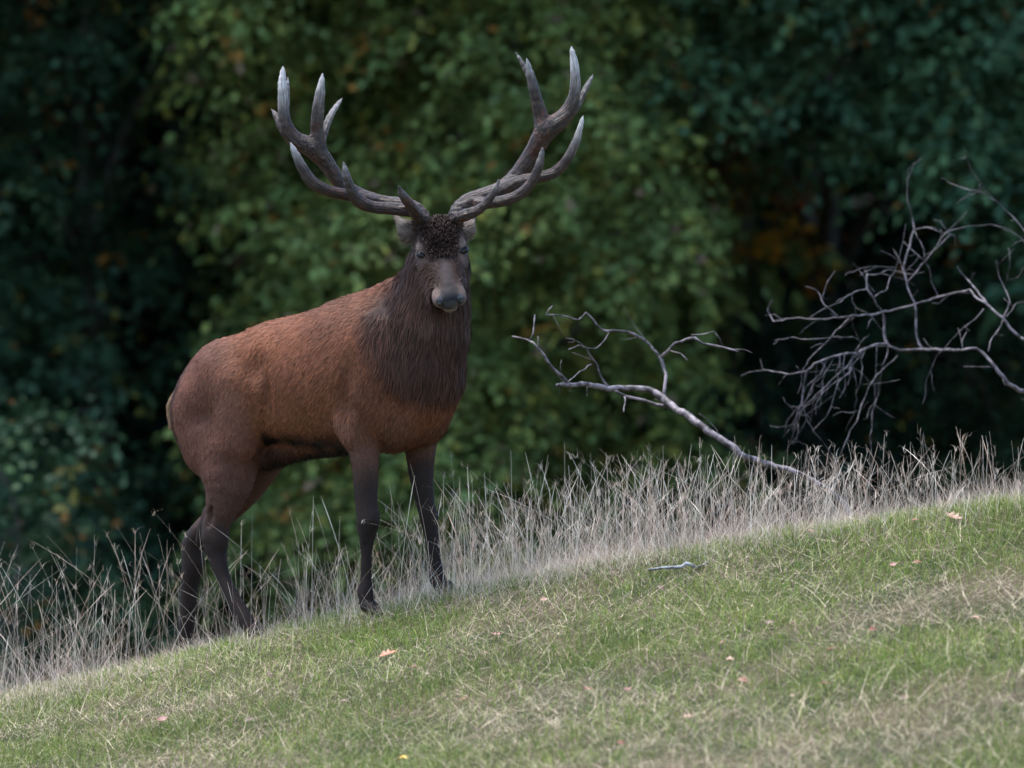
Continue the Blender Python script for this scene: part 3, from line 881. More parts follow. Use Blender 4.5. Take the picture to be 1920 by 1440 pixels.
# hooves: two pointed toes per foot
m, nt, N, L, b = new_mat('hoof_horn')
b.inputs['Base Color'].default_value = (.014, .011, .010, 1); b.inputs['Roughness'].default_value = .75; b.inputs['Specular IOR Level'].default_value = .15
M_hoof = m
for (px, py, l, fx) in ((689, 1149, -.15, 0.3), (832, 1112, .13, .55), (480, 1197, -.15, .6), (345, 1226, .13, .1)):
    cpt = to_world(S(px, py, l))
    for s in (-1, 1):
        a0 = cpt + Ld * s * .017 + np.array([0, 0, .035]); d = Hd
        Pp, Rr = catmull(np.stack([a0, a0 + d * .03 - Ud * .022, a0 + d * .075 - Ud * .045]), np.array([.022, .021, .007]), .012)
        V, Q, T = tube(Pp, Rr, 9)
        obj('hoof', np_mesh('hoof', V, [Q, T]), M_hoof, stag)

# antlers -------------------------------------------------------------
def antler(paths, colname):
    pl = []
    for pts in paths:
        W_ = []
        for (x, y, dep, rr, wh) in pts:
            W_.append((at(480 + x / 2.909, 60 + y / 2.909, Yh + dep), rr * .94 / 2.909 * PX, wh))
        Pw = np.array([w[0] for w in W_]); Rw = np.array([w[1] for w in W_]); Hw = np.array([w[2] for w in W_])
        Pc, Rc = catmull(Pw, Rw, .02)
        _, Hc = catmull(Pw, Hw, .02)
        for i in range(len(Pc) - 1):
            pl.append(dict(kind='cone', p=Pc[i], q=Pc[i + 1], ra=max(Rc[i], .0028), rb=max(Rc[i + 1], .0028), sl=1.0, k=.012, op=1, wh=(Hc[i] + Hc[i + 1]) / 2, dirv=nrm(Pc[i + 1] - Pc[i]), s=.02 * i))
    V, Q = surface_nets(pl, .0042, .02)
    V = smooth_mesh(V, Q, 2, .4)
    N_ = normals(V, Q)
    b_w = np.exp(-(np.linalg.norm(V - pl[0]['p'], axis=1) / .11) ** 2)
    V = V + N_ * ((fbm(V, 85, 58, 2) - .45) * (.003 + .007 * b_w))[:, None]
    if np.mean(np.sum(N_ * (V - V.mean(0)), 1)) < -1: Q = Q[:, ::-1]
    best = np.full(len(V), 9.); wh = np.zeros(len(V)); W = np.zeros(len(V)); dv = np.zeros_like(V)
    for p in pl:
        b0, b1 = bbox(p); m_ = np.all((V > b0 - .04) & (V < b1 + .04), 1)
        if not m_.any(): continue
        w = np.exp(-np.abs(pdist(p, V[m_])) / .006)
        x_ = V[m_] - p['p']; off = x_ - (x_ @ p['dirv'])[:, None] * p['dirv']
        A_ = nrm(np.cross(p['dirv'], np.array([.31, -.9, .22]))); B_ = np.cross(p['dirv'], A_); of = nrm(off)
        W[m_] += w; wh[m_] += w * p['wh']; dv[m_] += w[:, None] * np.stack([of @ A_, of @ B_, p['s'] + x_ @ p['dirv']], 1)
    wh = wh / np.maximum(W, 1e-9); rid = dv / np.maximum(W, 1e-9)[:, None]
    g = fbm(V, 30, 51); g2 = fbm(V, 90, 52, 2)
    base = np.array([.027, .0165, .0125])[None] * (.45 + 1.1 * g)[:, None]
    base = np.where((g2 > .60)[:, None], base * 1.7, base)
    tipc = np.array([.50, .46, .44])
    t = np.clip(wh * 1.05 + (g - .5) * .4, 0, 1)[:, None] ** 1.9
    c = base * (1 - t) + tipc * t
    red = (fbm(V, 24, 55) > .60) & (wh < .1)
    c[red] = c[red] * np.array([1.6, 1.1, .9])
    return V, Q, c, wh, rid

AL = [
    # main beam, stag's right antler (left in the picture)
    [(916, 1022, .03, 36, 0), (880, 975, .05, 38, 0), (800, 945, .08, 38, 0), (690, 928, .10, 34, 0), (580, 893, .11, 34, 0), (490, 845, .11, 38, 0), (425, 775, .10, 40, 0), (365, 690, .08, 46, 0), (310, 630, .06, 52, .0), (262, 605, .06, 46, 0)],
    [(330, 660, .07, 48, 0), (338, 600, .06, 42, 0), (332, 520, .05, 33, .05), (338, 430, .04, 31, .15), (350, 330, .03, 24, .5), (363, 230, .03, 7, .9)],
    [(290, 625, .06, 46, 0), (225, 595, .05, 44, 0), (180, 545, .04, 38, 0), (155, 470, .03, 30, .15), (148, 380, .03, 26, .5), (144, 280, .02, 21, .85), (148, 190, .02, 7, 1)],
    [(160, 540, .05, 34, 0), (130, 490, .06, 22, .1), (110, 455, .07, 14, .2), (83, 419, .08, 5, .5)],
    [(165, 420, .05, 16, .2), (172, 340, .07, 11, .4), (174, 246, .09, 5, .7)],
    [(350, 580, .08, 34, 0), (375, 530, .10, 20, .2), (400, 470, .13, 17, .5), (435, 410, .15, 12, .7), (471, 360, .17, 5, .8)],
    [(892, 1015, .0, 28, 0), (868, 985, -.03, 28, 0), (830, 930, -.07, 25, 0), (797, 885, -.09, 20, .1), (780, 845, -.10, 9, .5)],
    [(860, 975, .03, 34, 0), (760, 965, .02, 32, 0), (640, 955, .0, 30, 0), (565, 925, -.03, 33, 0), (520, 865, -.06, 27, .05), (495, 790, -.08, 20, .2), (478, 712, -.09, 7, .7)],
    [(640, 920, .08, 30, 0), (520, 893, .04, 30, 0), (400, 868, .0, 29, 0), (310, 822, -.03, 31, .05), (255, 745, -.05, 27, .15), (220, 675, -.06, 20, .5), (190, 606, -.07, 7, 1)],
    [(880, 965, .05, 12, .2), (866, 928, .05, 9, .5)],
]
AR = [
    [(1088, 1020, .03, 36, 0), (1102, 972, .05, 40, 0), (1155, 930, .07, 46, 0), (1240, 895, .09, 42, 0), (1330, 862, .10, 42, 0), (1410, 800, .11, 44, 0), (1465, 730, .10, 46, 0), (1515, 650, .08, 46, 0), (1555, 580, .06, 52, 0), (1585, 520, .05, 58, 0)],
    [(1575, 540, .05, 52, 0), (1555, 465, .05, 40, 0), (1535, 390, .04, 32, .05), (1515, 310, .03, 27, .15), (1495, 225, .03, 19, .4), (1477, 148, .02, 7, .8)],
    [(1525, 330, .06, 20, .1), (1490, 240, .09, 16, .1), (1455, 175, .11, 11, .3), (1418, 112, .13, 5, .6)],
    [(1590, 530, .05, 56, 0), (1650, 490, .05, 48, 0), (1705, 430, .05, 40, 0), (1735, 350, .04, 29, .2), (1742, 260, .03, 25, .5), (1736, 170, .02, 20, .8), (1720, 82, .02, 7, 1)],
    [(1730, 430, .06, 26, 0), (1768, 370, .08, 17, .2), (1800, 305, .10, 13, .4), (1838, 233, .12, 5, .6)],
    [(1340, 865, .09, 36, 0), (1430, 820, .06, 34, 0), (1530, 795, .03, 29, 0), (1620, 770, .0, 28, 0), (1690, 705, -.02, 25, .1), (1745, 600, -.04, 21, .35), (1785, 458, -.05, 6, 1)],
    [(1200, 935, .06, 34, 0), (1290, 930, .0, 28, 0), (1390, 910, -.04, 28, 0), (1470, 860, -.07, 27, 0), (1525, 780, -.09, 23, .05), (1552, 700, -.10, 18, .2), (1563, 632, -.11, 7, .6)],
    [(1105, 1012, .0, 30, 0), (1150, 995, -.03, 30, 0), (1215, 970, -.06, 25, 0), (1270, 915, -.08, 20, .05), (1308, 855, -.09, 15, .3), (1326, 806, -.10, 8, .7)],
]
m, nt, N, L, b = new_mat('antler_bone')
a = N.new('ShaderNodeAttribute'); a.attribute_name = 'col'
tc = N.new('ShaderNodeTexCoord')
nz = N.new('ShaderNodeTexNoise'); nz.inputs['Scale'].default_value = 75; nz.inputs['Detail'].default_value = 5; nz.inputs['Distortion'].default_value = 1.2
mr = N.new('ShaderNodeMapRange'); mr.inputs['From Min'].default_value = .3; mr.inputs['From Max'].default_value = .7; mr.inputs['To Min'].default_value = .4; mr.inputs['To Max'].default_value = 1.7
mx = N.new('ShaderNodeVectorMath'); mx.operation = 'SCALE'
bp = N.new('ShaderNodeBump'); bp.inputs['Strength'].default_value = 1.0; bp.inputs['Distance'].default_value = .010
ra_ = N.new('ShaderNodeAttribute'); ra_.attribute_name = 'ridge'
rm_ = N.new('ShaderNodeMapping'); rm_.inputs['Scale'].default_value = (1, 1, 5.0)
L.new(ra_.outputs['Vector'], rm_.inputs[0]); L.new(rm_.outputs[0], nz.inputs['Vector'])
nz.inputs['Scale'].default_value = 3.2; nz.inputs['Distortion'].default_value = .5; bp.inputs['Distance'].default_value = .012; bp.inputs['Strength'].default_value = 1.0
L.new(nz.outputs['Fac'], mr.inputs['Value']); L.new(a.outputs['Color'], mx.inputs[0]); L.new(mr.outputs[0], mx.inputs['Scale'])
L.new(mx.outputs[0], b.inputs['Base Color']); L.new(nz.outputs['Fac'], bp.inputs['Height']); L.new(bp.outputs[0], b.inputs['Normal'])
b.inputs['Roughness'].default_value = .5; b.inputs['Specular IOR Level'].default_value = .3
M_antler = m
for pth in (AL, AR):
    V, Q, c, wh, rid = antler(pth, 'col')
    obj('antler', np_mesh('antler', V, Q, col=c, ridge=rid), M_antler, stag)

# ------------------------------------------------------------------ dead branches
def branch(name, label, Y0, paths, mat, seed, twig_rate, base_extra=None, cat='branch'):
    """paths: lists of (x, y, r) in crop pixels (crop origin 940,280, scale 1.959)"""
    r = np.random.default_rng(seed)
    def wp(x, y):
        px, py = 940 + x / 1.959, 280 + y / 1.959
        dy = 0.5 * (noise(np.array([[px, py]]), 1 / 170.0, seed)[0] - .5) + .12 * (noise(np.array([[px, py]]), 1 / 45.0, seed + 1)[0] - .5)
        return at(px, py, Y0 + dy)
    b0 = wp(*paths[0][0][:2])
    root = empty(name, tuple(b0))
    tag(root, label, cat)
    sc_ = PX * (Y0 / 25) / 1.959
    for i, pts in enumerate(paths):
        Pw = np.array([wp(p[0], p[1]) for p in pts]); Rw = np.array([p[2] for p in pts]) * sc_
        Pc, Rc = catmull(Pw, Rw, .025)
        Pl_ = np.concatenate([Pw[j] + (Pw[j + 1] - Pw[j]) * (np.arange(max(1, int(np.linalg.norm(Pw[j + 1] - Pw[j]) / .025))) / max(1, int(np.linalg.norm(Pw[j + 1] - Pw[j]) / .025)))[:, None] for j in range(len(Pw) - 1)] + [Pw[-1:]])
        Pc = Pc * .25 + Pl_ * .75
        Rc = Rc * .74 * (1 + .5 * np.maximum(noise(Pc, 22, seed + 40 + i) - .62, 0))
        Pc = Pc + (np.stack([fbm(Pc, 9, seed + 3 + j, 2) - .5 for j in range(3)], 1)) * .022 + (np.stack([noise(Pc, 28, seed + 13 + j) - .5 for j in range(3)], 1)) * .012
        V, Q, T = tube(Pc, Rc, 9 if Rw.max() > .006 else 6, .16, seed + i)
        obj('limb' if Rw.max() > .006 else 'twig', np_mesh('limb', V, [Q, T]), mat, root)
        Lc = np.linalg.norm(np.diff(Pc, axis=0), axis=1).sum()
        for _ in range(int(Lc * twig_rate * r.uniform(.7, 1.3))):
            k = r.integers(max(1, len(Pc) // 6), len(Pc))
            k2 = min(k, len(Pc) - 1)
            T_ = nrm(Pc[k2] - Pc[max(k2 - 1, 0)])
            dv = nrm(T_ * r.uniform(.3, 1) + nrm(r.normal(0, 1, 3)) * np.array([1, .6, 1]) * .9)
            ll = r.uniform(.02, .13) if r.uniform() < .75 else r.uniform(.1, .22)
            n = 4
            tt = np.linspace(0, 1, n)[:, None]
            wig = nrm(r.normal(0, 1, 3))
            Pt = Pc[k2] + dv * ll * tt + wig * ll * .25 * tt ** 2 + r.normal(0, .006, (n, 3)) * tt
            rt = min(Rc[k2] * .6, r.uniform(.0010, .0018))
            V, Q, T = tube(Pt, np.linspace(rt, .0008, n), 5)
            obj('twig', np_mesh('twig', V, [Q, T]), mat, root)
    return root

LBR = [
    [(1290, 1345, 16), (1240, 1290, 15), (1180, 1240, 13), (1090, 1190, 14), (980, 1160, 15), (880, 1115, 17), (800, 1060, 17), (720, 1000, 17), (640, 950, 17), (590, 910, 19), (540, 885, 16), (450, 880, 14), (340, 870, 12), (240, 865, 10), (205, 868, 8)],
    [(590, 920, 10), (602, 850, 9), (600, 790, 10), (580, 750, 7.5), (525, 700, 7), (470, 675, 6.5), (430, 668, 6), (370, 660, 5.5), (340, 625, 4.5), (312, 602, 4.5), (280, 625, 3.5), (220, 612, 3), (165, 605, 2.5), (185, 572, 2)],
    [(590, 762, 7), (630, 720, 6.5), (680, 695, 6.5), (710, 690, 8), (740, 710, 5.5), (790, 722, 5), (840, 735, 4.2), (868, 746, 2.5)],
    [(700, 682, 3), (740, 672, 2.5), (780, 668, 2), (800, 690, 2), (805, 715, 1.6)],
    [(625, 736, 2.5), (660, 748, 2.2), (682, 775, 1.8)],
    [(400, 668, 3.5), (385, 690, 3), (350, 735, 2.6), (300, 722, 2.4), (270, 705, 2), (232, 693, 1.8)],
    [(248, 862, 9), (215, 825, 7.5), (180, 795, 7), (160, 755, 6), (130, 722, 6), (100, 700, 5), (42, 682, 4)],
    [(108, 705, 3.6), (115, 650, 3), (122, 612, 5)],
    [(135, 725, 3.4), (137, 690, 2.5)],
    [(390, 866, 6.5), (360, 830, 5.5), (350, 790, 5), (325, 760, 5), (316, 728, 4), (285, 722, 2.5), (248, 735, 2)],
    [(245, 858, 3), (290, 820, 2.6), (330, 785, 2.2)],
    [(595, 940, 10), (520, 925, 8), (460, 908, 7.5), (410, 882, 6), (380, 858, 5)],
    [(455, 908, 4.5), (445, 960, 2.5)],
    [(215, 870, 4), (215, 905, 2.5)], [(255, 868, 4), (257, 897, 2.5)], [(310, 880, 3), (310, 912, 2)],
]
branch('dead_branch', 'thick broken dead branch leaning out of the dry grass beside the stag', 25.9, LBR, M_dead, 5, 3.0)
RBR = [
    [(2700, 1270, 16), (2350, 1140, 15), (2080, 1010, 14), (1985, 925, 14), (1940, 895, 14), (1900, 885, 14), (1860, 860, 13), (1810, 800, 11), (1770, 750, 9.5), (1745, 730, 9), (1690, 735, 8), (1600, 735, 8), (1540, 738, 8), (1460, 740, 9), (1425, 725, 9), (1408, 700, 7.5), (1410, 650, 7), (1400, 600, 6.5), (1370, 550, 6.5), (1345, 515, 6.5), (1345, 465, 5)],
    [(1412, 715, 7), (1370, 720, 7), (1310, 745, 7), (1220, 755, 6.5), (1150, 785, 6), (1120, 820, 4), (1060, 825, 3.5), (1000, 815, 3), (962, 806, 2.5), (946, 770, 2)],
    [(1345, 515, 3.5), (1300, 525, 3.2), (1240, 560, 3), (1180, 590, 2.5), (1130, 620, 2)],
    [(1345, 465, 4), (1380, 462, 3.5), (1420, 440, 3.5), (1480, 455, 3), (1550, 450, 2.4)],
    [(1370, 540, 3), (1420, 510, 3), (1432, 470, 3), (1445, 435, 2.6), (1380, 430, 2.2), (1310, 440, 2), (1268, 465, 1.8)],
    [(1543, 738, 7.5), (1525, 690, 6.5), (1525, 640, 6.5), (1520, 590, 6), (1505, 540, 6), (1490, 480, 6), (1475, 430, 6), (1490, 370, 6), (1520, 290, 5.5), (1505, 250, 4), (1490, 190, 3.6), (1490, 110, 3.2), (1515, 60, 2.6), (1545, 35, 2)],
    [(1520, 290, 4), (1560, 280, 3.5), (1610, 300, 3), (1665, 322, 2.5), (1675, 355, 2)],
    [(1900, 685, 9), (1840, 620, 8), (1790, 580, 7.5), (1750, 550, 7), (1720, 515, 7), (1670, 530, 6.5), (1600, 545, 6), (1520, 570, 6), (1440, 590, 5.5), (1360, 605, 5.5), (1280, 615, 5), (1180, 625, 4.5), (1080, 620, 4), (1000, 628, 3.5), (975, 590, 3), (990, 550, 2)],
    [(1235, 612, 4), (1190, 570, 4), (1160, 520, 3.2), (1120, 505, 2.5)],
    [(1180, 550, 3), (1200, 490, 3), (1228, 448, 2)],
    [(2300, 960, 13), (2080, 800, 11), (1940, 710, 10), (1900, 685, 9)],
    [(1790, 582, 6), (1750, 520, 5), (1700, 470, 4.5), (1680, 430, 3.5)],
    [(1790, 745, 4), (1800, 700, 3.5), (1835, 650, 3.5), (1842, 622, 3)],
    [(1605, 542, 4), (1580, 500, 3.5), (1570, 440, 3.2), (1555, 410, 3.2), (1600, 360, 3.5), (1650, 320, 3)],
    [(1490, 482, 4), (1530, 440, 4), (1560, 408, 3.8), (1600, 350, 3.2), (1640, 300, 2.8), (1720, 280, 2.6), (1800, 275, 2.4), (1860, 290, 2.2), (1930, 350, 2)],
    [(1475, 340, 2.8), (1510, 375, 2.6), (1555, 410, 2.4), (1540, 340, 2.2), (1522, 292, 2)],
    [(1280, 620, 3), (1200, 700, 3), (1130, 770, 2.6), (1100, 830, 2.2), (1085, 900, 1.8)],
    [(1220, 690, 2.8), (1150, 703, 2.6), (1080, 695, 2.4), (1005, 703, 2)],
    [(1310, 745, 3), (1250, 810, 2.8), (1190, 870, 2.6), (1130, 930, 2.4), (1080, 990, 2.2), (1030, 1055, 1.8)],
    [(1330, 740, 2.8), (1260, 830, 2.6), (1170, 900, 2.4), (1110, 960, 2.2), (1070, 1050, 2), (1040, 1120, 1.6)],
    [(1450, 755, 3.5), (1380, 830, 3.2), (1345, 880, 3.2), (1330, 930, 3), (1300, 1000, 2.8), (1270, 1060, 2.6), (1240, 1130, 2)],
    [(1120, 820, 3), (1100, 880, 2.6), (1110, 950, 2.3), (1150, 1040, 2), (1190, 1090, 1.6)],
    [(1240, 800, 2.6), (1300, 800, 2.4), (1340, 840, 2.2), (1365, 870, 1.8)],
    [(1310, 745, 3), (1320, 710, 3), (1290, 692, 2.6), (1230, 690, 2.2)],
    [(1770, 590, 3), (1720, 640, 2.6), (1650, 700, 2.4), (1600, 760, 2.2), (1560, 850, 2), (1550, 940, 1.6)],
    [(1690, 735, 2.6), (1690, 700, 2.4), (1705, 675, 2)],
    [(1840, 620, 3), (1870, 560, 2.6), (1830, 470, 2.4), (1815, 410, 2.2)], [(1845, 500, 2), (1868, 430, 1.8), (1866, 365, 1.6)],
    [(1850, 620, 2.6), (1890, 570, 2.4), (1930, 560, 2)],
    [(2300, 640, 4), (2050, 430, 3.6), (1920, 297, 3.2), (1860, 230, 3), (1800, 185, 2.8), (1750, 150, 2.4), (1660, 130, 1.8)],
    [(1800, 185, 2.4), (1740, 100, 2.2), (1715, 45, 2), (1700, -10, 1.6)],
    [(2300, 960, 8), (2310, 800, 6), (2300, 640, 4.5)],
]
tr = np.random.default_rng(77)
for sx_, sy_ in ((1130, 800), (1180, 775), (1220, 757), (1260, 752), (1300, 748), (1340, 735), (1160, 785), (1240, 755), (1290, 750), (1380, 725), (1420, 730), (1200, 765)):
    L_ = tr.uniform(120, 330); dxx = tr.uniform(-.65, .1)
    RBR.append([(sx_ + dxx * L_ * q + tr.normal(0, 9) * (q > 0), sy_ + L_ * q, 2.6 * (1 - .45 * q)) for q in (0, .2, .4, .6, .8, 1.0)])
RBR = [[(x, y, q * .8) for x, y, q in pth] for pth in RBR]
branch('bare_branch', 'pale bare branch with many fine twigs arching over the tall dry grass', 27.4, RBR, M_dead2, 9, 6.5)

# short bleached stick in the grass
root = None
pts = [(1216, 1031, 2.5), (1245, 1027, 3.2), (1278, 1025, 3.4), (1286, 1019, 4.2), (1294, 1021, 4.4), (1306, 1026, 3.6), (1318, 1022, 3.2), (1329, 1016, 3.4)]
Yst = crest_y(.7) - .22
Pw = np.array([at(p[0], p[1], Yst) for p in pts])
gz = ground_z(Pw[:, 0], Pw[:, 1])
Pw[:, 2] += np.mean(gz + .026 - Pw[:, 2])
Pc, Rc = catmull(Pw, np.array([p[2] for p in pts]) * PX * .85, .01)
V, Q, T = tube(Pc, Rc, 9, .2, 3)
o = obj('fallen_stick', np_mesh('fallen_stick', V, [Q, T]), M_stick)
tag(o, 'short bleached grey stick lying at the edge of the dry grass', 'stick')

# ------------------------------------------------------------------ grass
def scatter(n, x0, x1, y0, y1, r): return np.stack([r.uniform(x0, x1, n), r.uniform(y0, y1, n)], 1)
def on_ground(p): return np.concatenate([p, ground_z(p[:, 0], p[:, 1])[:, None]], 1)
def blades(p, L_, lean, width, c, ctip, r, K=3, bend=.5, taper=.15, facing=True):
    n = len(p)
    a = r.uniform(0, 2 * np.pi, n)
    h = np.stack([np.cos(a), np.sin(a), np.zeros(n)], 1)
    t = np.linspace(0, 1, K)[None, :, None]
    d = nrm(h * lean[:, None] + np.array([0, 0, 1.0]))
    P = p[:, None] + L_[:, None, None] * (d[:, None] * t + h[:, None] * (bend * lean[:, None, None] * t * t) - np.array([0, 0, 1.]) * (.35 * bend * lean[:, None, None] * t * t))
    P[:, 0, 2] -= .01
    ga = r.uniform(-.9, .9, n)
    S_ = np.stack([np.cos(ga), np.sin(ga), np.zeros(n)], 1)
    W_ = width[:, None] * np.linspace(1, taper, K)[None]
    return ribbons(P, W_, S_, c, ctip)

def greenness(p):
    g = .5 + .75 * (fbm(p * np.array([1, 1.3]), 1.1, 61, 5) - .5)
    for (px, py, rx, ry, w) in ((1370, 1150, .42, .5, .32), (1660, 1255, .5, .45, .34), (740, 1390, .35, .5, .28), (1880, 980, .5, .6, .28), (760, 1180, .25, .5, .18), (1600, 1010, .7, .5, .14), (1000, 1260, .6, .4, -.12), (1750, 1130, .5, .45, -.22), (500, 1330, .5, .5, .08), (950, 1400, .3, .4, -.1), (1800, 1380, .5, .4, -.12)):
        c = ground_hit(px, py)
        g = g + w * np.exp(-((p[:, 0] - c[0]) / rx) ** 2 - ((p[:, 1] - c[1]) / ry) ** 2)
    return g
def ground_hit(px, py):
    d = ray(px, py); ts = np.linspace(17, 27, 400)
    P = ts[:, None] * d
    under = P[:, 2] < ground_z(P[:, 0], P[:, 1])
    k = np.argmax(under) if under.any() else 200
    return P[k]

r = np.random.default_rng(31)
# short green turf
p = scatter(330000, -3.4, 3.4, 18.2, 26.2, r)
g = greenness(p)
dd = crest_y(p[:, 0]) - p[:, 1]
keep = (r.uniform(size=len(p)) < np.clip(.35 + (g - .45) * 3.0, .16, 1)) & (dd > -.5) & (np.abs(p[:, 0]) < p[:, 1] * np.where(r.uniform(size=len(p)) < .5, .092, .135))
p, g = p[keep], g[keep]
n = len(p)
L_ = r.uniform(.018, .055, n) * (.8 + .7 * np.clip(g, 0, 1)) * (.7 + .6 * noise(p, 6, 66))
hue = r.uniform(0, 1, (n, 1)); bl = (.75 + .5 * noise(p, 2.2, 67))[:, None]
c = (np.array([.066, .140, .018]) * (1 - hue) + np.array([.22, .25, .050]) * hue) * r.uniform(.4, 1.35, (n, 1)) * bl
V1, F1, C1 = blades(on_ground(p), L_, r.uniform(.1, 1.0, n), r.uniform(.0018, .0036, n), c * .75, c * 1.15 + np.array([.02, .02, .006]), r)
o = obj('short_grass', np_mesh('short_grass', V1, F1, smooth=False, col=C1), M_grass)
tag(o, 'short green turf growing over the near side of the slope', 'grass', kind='stuff')
# matted dead grass between the green
p = scatter(225000, -3.4, 3.4, 18.2, 26.2, r)
g = greenness(p)
dd = crest_y(p[:, 0]) - p[:, 1]
keep = (r.uniform(size=len(p)) < np.clip(.60 - (g - .45) * 2.4, .10, .95)) & (dd > -.6) & (np.abs(p[:, 0]) < p[:, 1] * np.where(r.uniform(size=len(p)) < .5, .092, .135))
p = p[keep]; n = len(p)
pale_ = r.uniform(0, 1, (n, 1))
c = (np.array([.28, .20, .11]) * (1 - pale_) + np.array([.62, .51, .34]) * pale_) * r.uniform(.55, 1.15, (n, 1)) * (.7 + .6 * noise(p, 3, 70))[:, None]
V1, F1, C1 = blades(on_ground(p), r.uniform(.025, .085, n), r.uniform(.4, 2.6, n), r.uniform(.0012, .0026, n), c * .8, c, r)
# longer lying straws
p = scatter(60000, -3.4, 3.4, 18.2, 26.0, r)
keep = (crest_y(p[:, 0]) - p[:, 1] > -.3) & (r.uniform(size=len(p)) < .35 + .65 * noise(p, 1.2, 71)) & (np.abs(p[:, 0]) < p[:, 1] * np.where(r.uniform(size=len(p)) < .5, .092, .135)); p = p[keep]; n = len(p)
c = np.array([.66, .54, .36]) * r.uniform(.5, 1.2, (n, 1))
V2, F2, C2 = blades(on_ground(p) + np.array([0, 0, .012]), r.uniform(.04, .20, n), r.uniform(.8, 9, n), r.uniform(.0008, .0017, n), c, c, r, K=4, bend=.12)
V2[:, 2] = np.maximum(V2[:, 2], ground_z(V2[:, 0], V2[:, 1]) + .012)
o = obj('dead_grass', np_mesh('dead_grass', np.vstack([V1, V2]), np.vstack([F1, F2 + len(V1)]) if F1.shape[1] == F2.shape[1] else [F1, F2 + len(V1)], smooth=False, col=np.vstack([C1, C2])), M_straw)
tag(o, 'pale withered grass and lying straws matted over the slope', 'dead grass', kind='stuff')

# tall dry grass along the crest
def band(n, e0, e1, r, power=1.0):
    x = r.uniform(-3.0, 3.0, n); e = e0 + (e1 - e0) * r.uniform(0, 1, n) ** power
    return np.stack([x, crest_y(x) + e], 1)
VV, FF, CC, nn = [], [], [], 0
def put(vfc):
    global nn
    VV.append(vfc[0]); FF.append(vfc[1] + nn); CC.append(vfc[2]); nn += len(vfc[0])
def stag_clear(p, r):
    e = p[:, 1] - (24.55 - .62 * (p[:, 0] + .5) )
    inz = (p[:, 0] > -1.65) & (p[:, 0] < .1) & (e < np.where(p[:, 0] < -.9, .55, .25))
    return ~inz | (r.uniform(size=len(p)) < .22)
def tallness(p): return np.interp(p[:, 0], [-2.2, -1.2, -.3, .4, 1.1, 2.2], [1.30, 1.18, 1.0, .88, .72, .60])
pink = np.array([.56, .38, .27]); pale2 = np.array([.82, .71, .58])
p = band(64000, -.62, .95, r)                                   # low tangled base
e = p[:, 1] - crest_y(p[:, 0]) + .12 * np.clip(-p[:, 0] - .3, 0, 1.5)
e = e + .40 * (noise(p, 1.6, 91) - .5) + .25 * (noise(p, 5.0, 92) - .5)
kp = r.uniform(size=len(p)) < np.clip((e + .34) * 1.5, 0, 1) ** 1.5 * np.clip(1.7 * noise(p, 3.4, 80), .2, 1); p, e = p[kp], e[kp]; n = len(p)
mixc = r.uniform(0, 1, (n, 1)); c = (pink * (1 - mixc) + pale2 * mixc) * r.uniform(.5, 1.1, (n, 1))
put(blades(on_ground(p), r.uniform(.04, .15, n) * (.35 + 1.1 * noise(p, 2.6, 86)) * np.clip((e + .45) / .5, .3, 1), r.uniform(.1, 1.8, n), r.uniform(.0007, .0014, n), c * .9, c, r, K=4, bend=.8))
p = band(6800, -.20, .95, r)                                     # mid stalks
kp = r.uniform(size=len(p)) < np.clip(1.8 * noise(p, 2.2, 81) - .3, .15, 1); kp &= stag_clear(p, r); p = p[kp]; n = len(p)
mixc = r.uniform(0, 1, (n, 1)); c = (pink * (1 - mixc) + pale2 * mixc) * r.uniform(.6, 1.15, (n, 1))
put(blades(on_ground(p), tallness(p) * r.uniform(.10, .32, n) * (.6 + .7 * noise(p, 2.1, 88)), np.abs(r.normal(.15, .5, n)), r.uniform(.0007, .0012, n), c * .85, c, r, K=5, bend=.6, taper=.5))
p = band(3300, -.14, 1.1, r)                                     # tall stalks with narrow seed heads
p = p[r.uniform(size=len(p)) < np.clip(2.0 * noise(p, 1.5, 84) - .4, .15, 1)]
p = p[stag_clear(p, r)]
n = len(p)
mixc = r.uniform(0, 1, (n, 1)); c = (pink * .9 * (1 - mixc) + pale2 * mixc) * r.uniform(.6, 1.15, (n, 1))
Lt = tallness(p) * np.interp(p[:, 0], [-2, -.9, 0], [1.18, 1.1, 1.0]) * r.uniform(.20, .54, n) * (.7 + .5 * noise(p, 1.1, 83))
P3 = on_ground(p)
ang = r.uniform(0, 2 * np.pi, n); ln_ = np.abs(r.normal(0, .36, n))
h = np.stack([np.cos(ang), np.sin(ang) * .5, np.zeros(n)], 1)
curv = r.uniform(.1, 1.1, n)[:, None, None]
K = 8
t = np.linspace(0, 1, K)[None, :, None]
P = P3[:, None] + Lt[:, None, None] * (np.array([0, 0, 1.]) * (t - .25 * ln_[:, None, None] * t * t) + h[:, None] * ln_[:, None, None] * (t + curv * t * t))
wprof = np.array([1.0, .9, .8, .75, .75, .9, 1.7, .5])
wr = np.where(r.uniform(size=(n, 1)) < .5, wprof[None], np.linspace(1, .4, K)[None])
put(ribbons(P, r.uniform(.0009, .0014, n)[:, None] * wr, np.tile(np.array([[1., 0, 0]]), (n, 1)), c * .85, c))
fe = np.where(r.uniform(size=n) < .35)[0]                        # feathery seed heads
for q in range(10):
    kk = r.integers(4, 8, len(fe))
    base = P[fe, kk] + r.normal(0, .004, (len(fe), 3))
    put(blades(base, r.uniform(.012, .04, len(fe)), r.uniform(.3, 1.6, len(fe)), r.uniform(.0007, .0012, len(fe)), c[fe] * .95, c[fe], r, K=4, bend=.5))
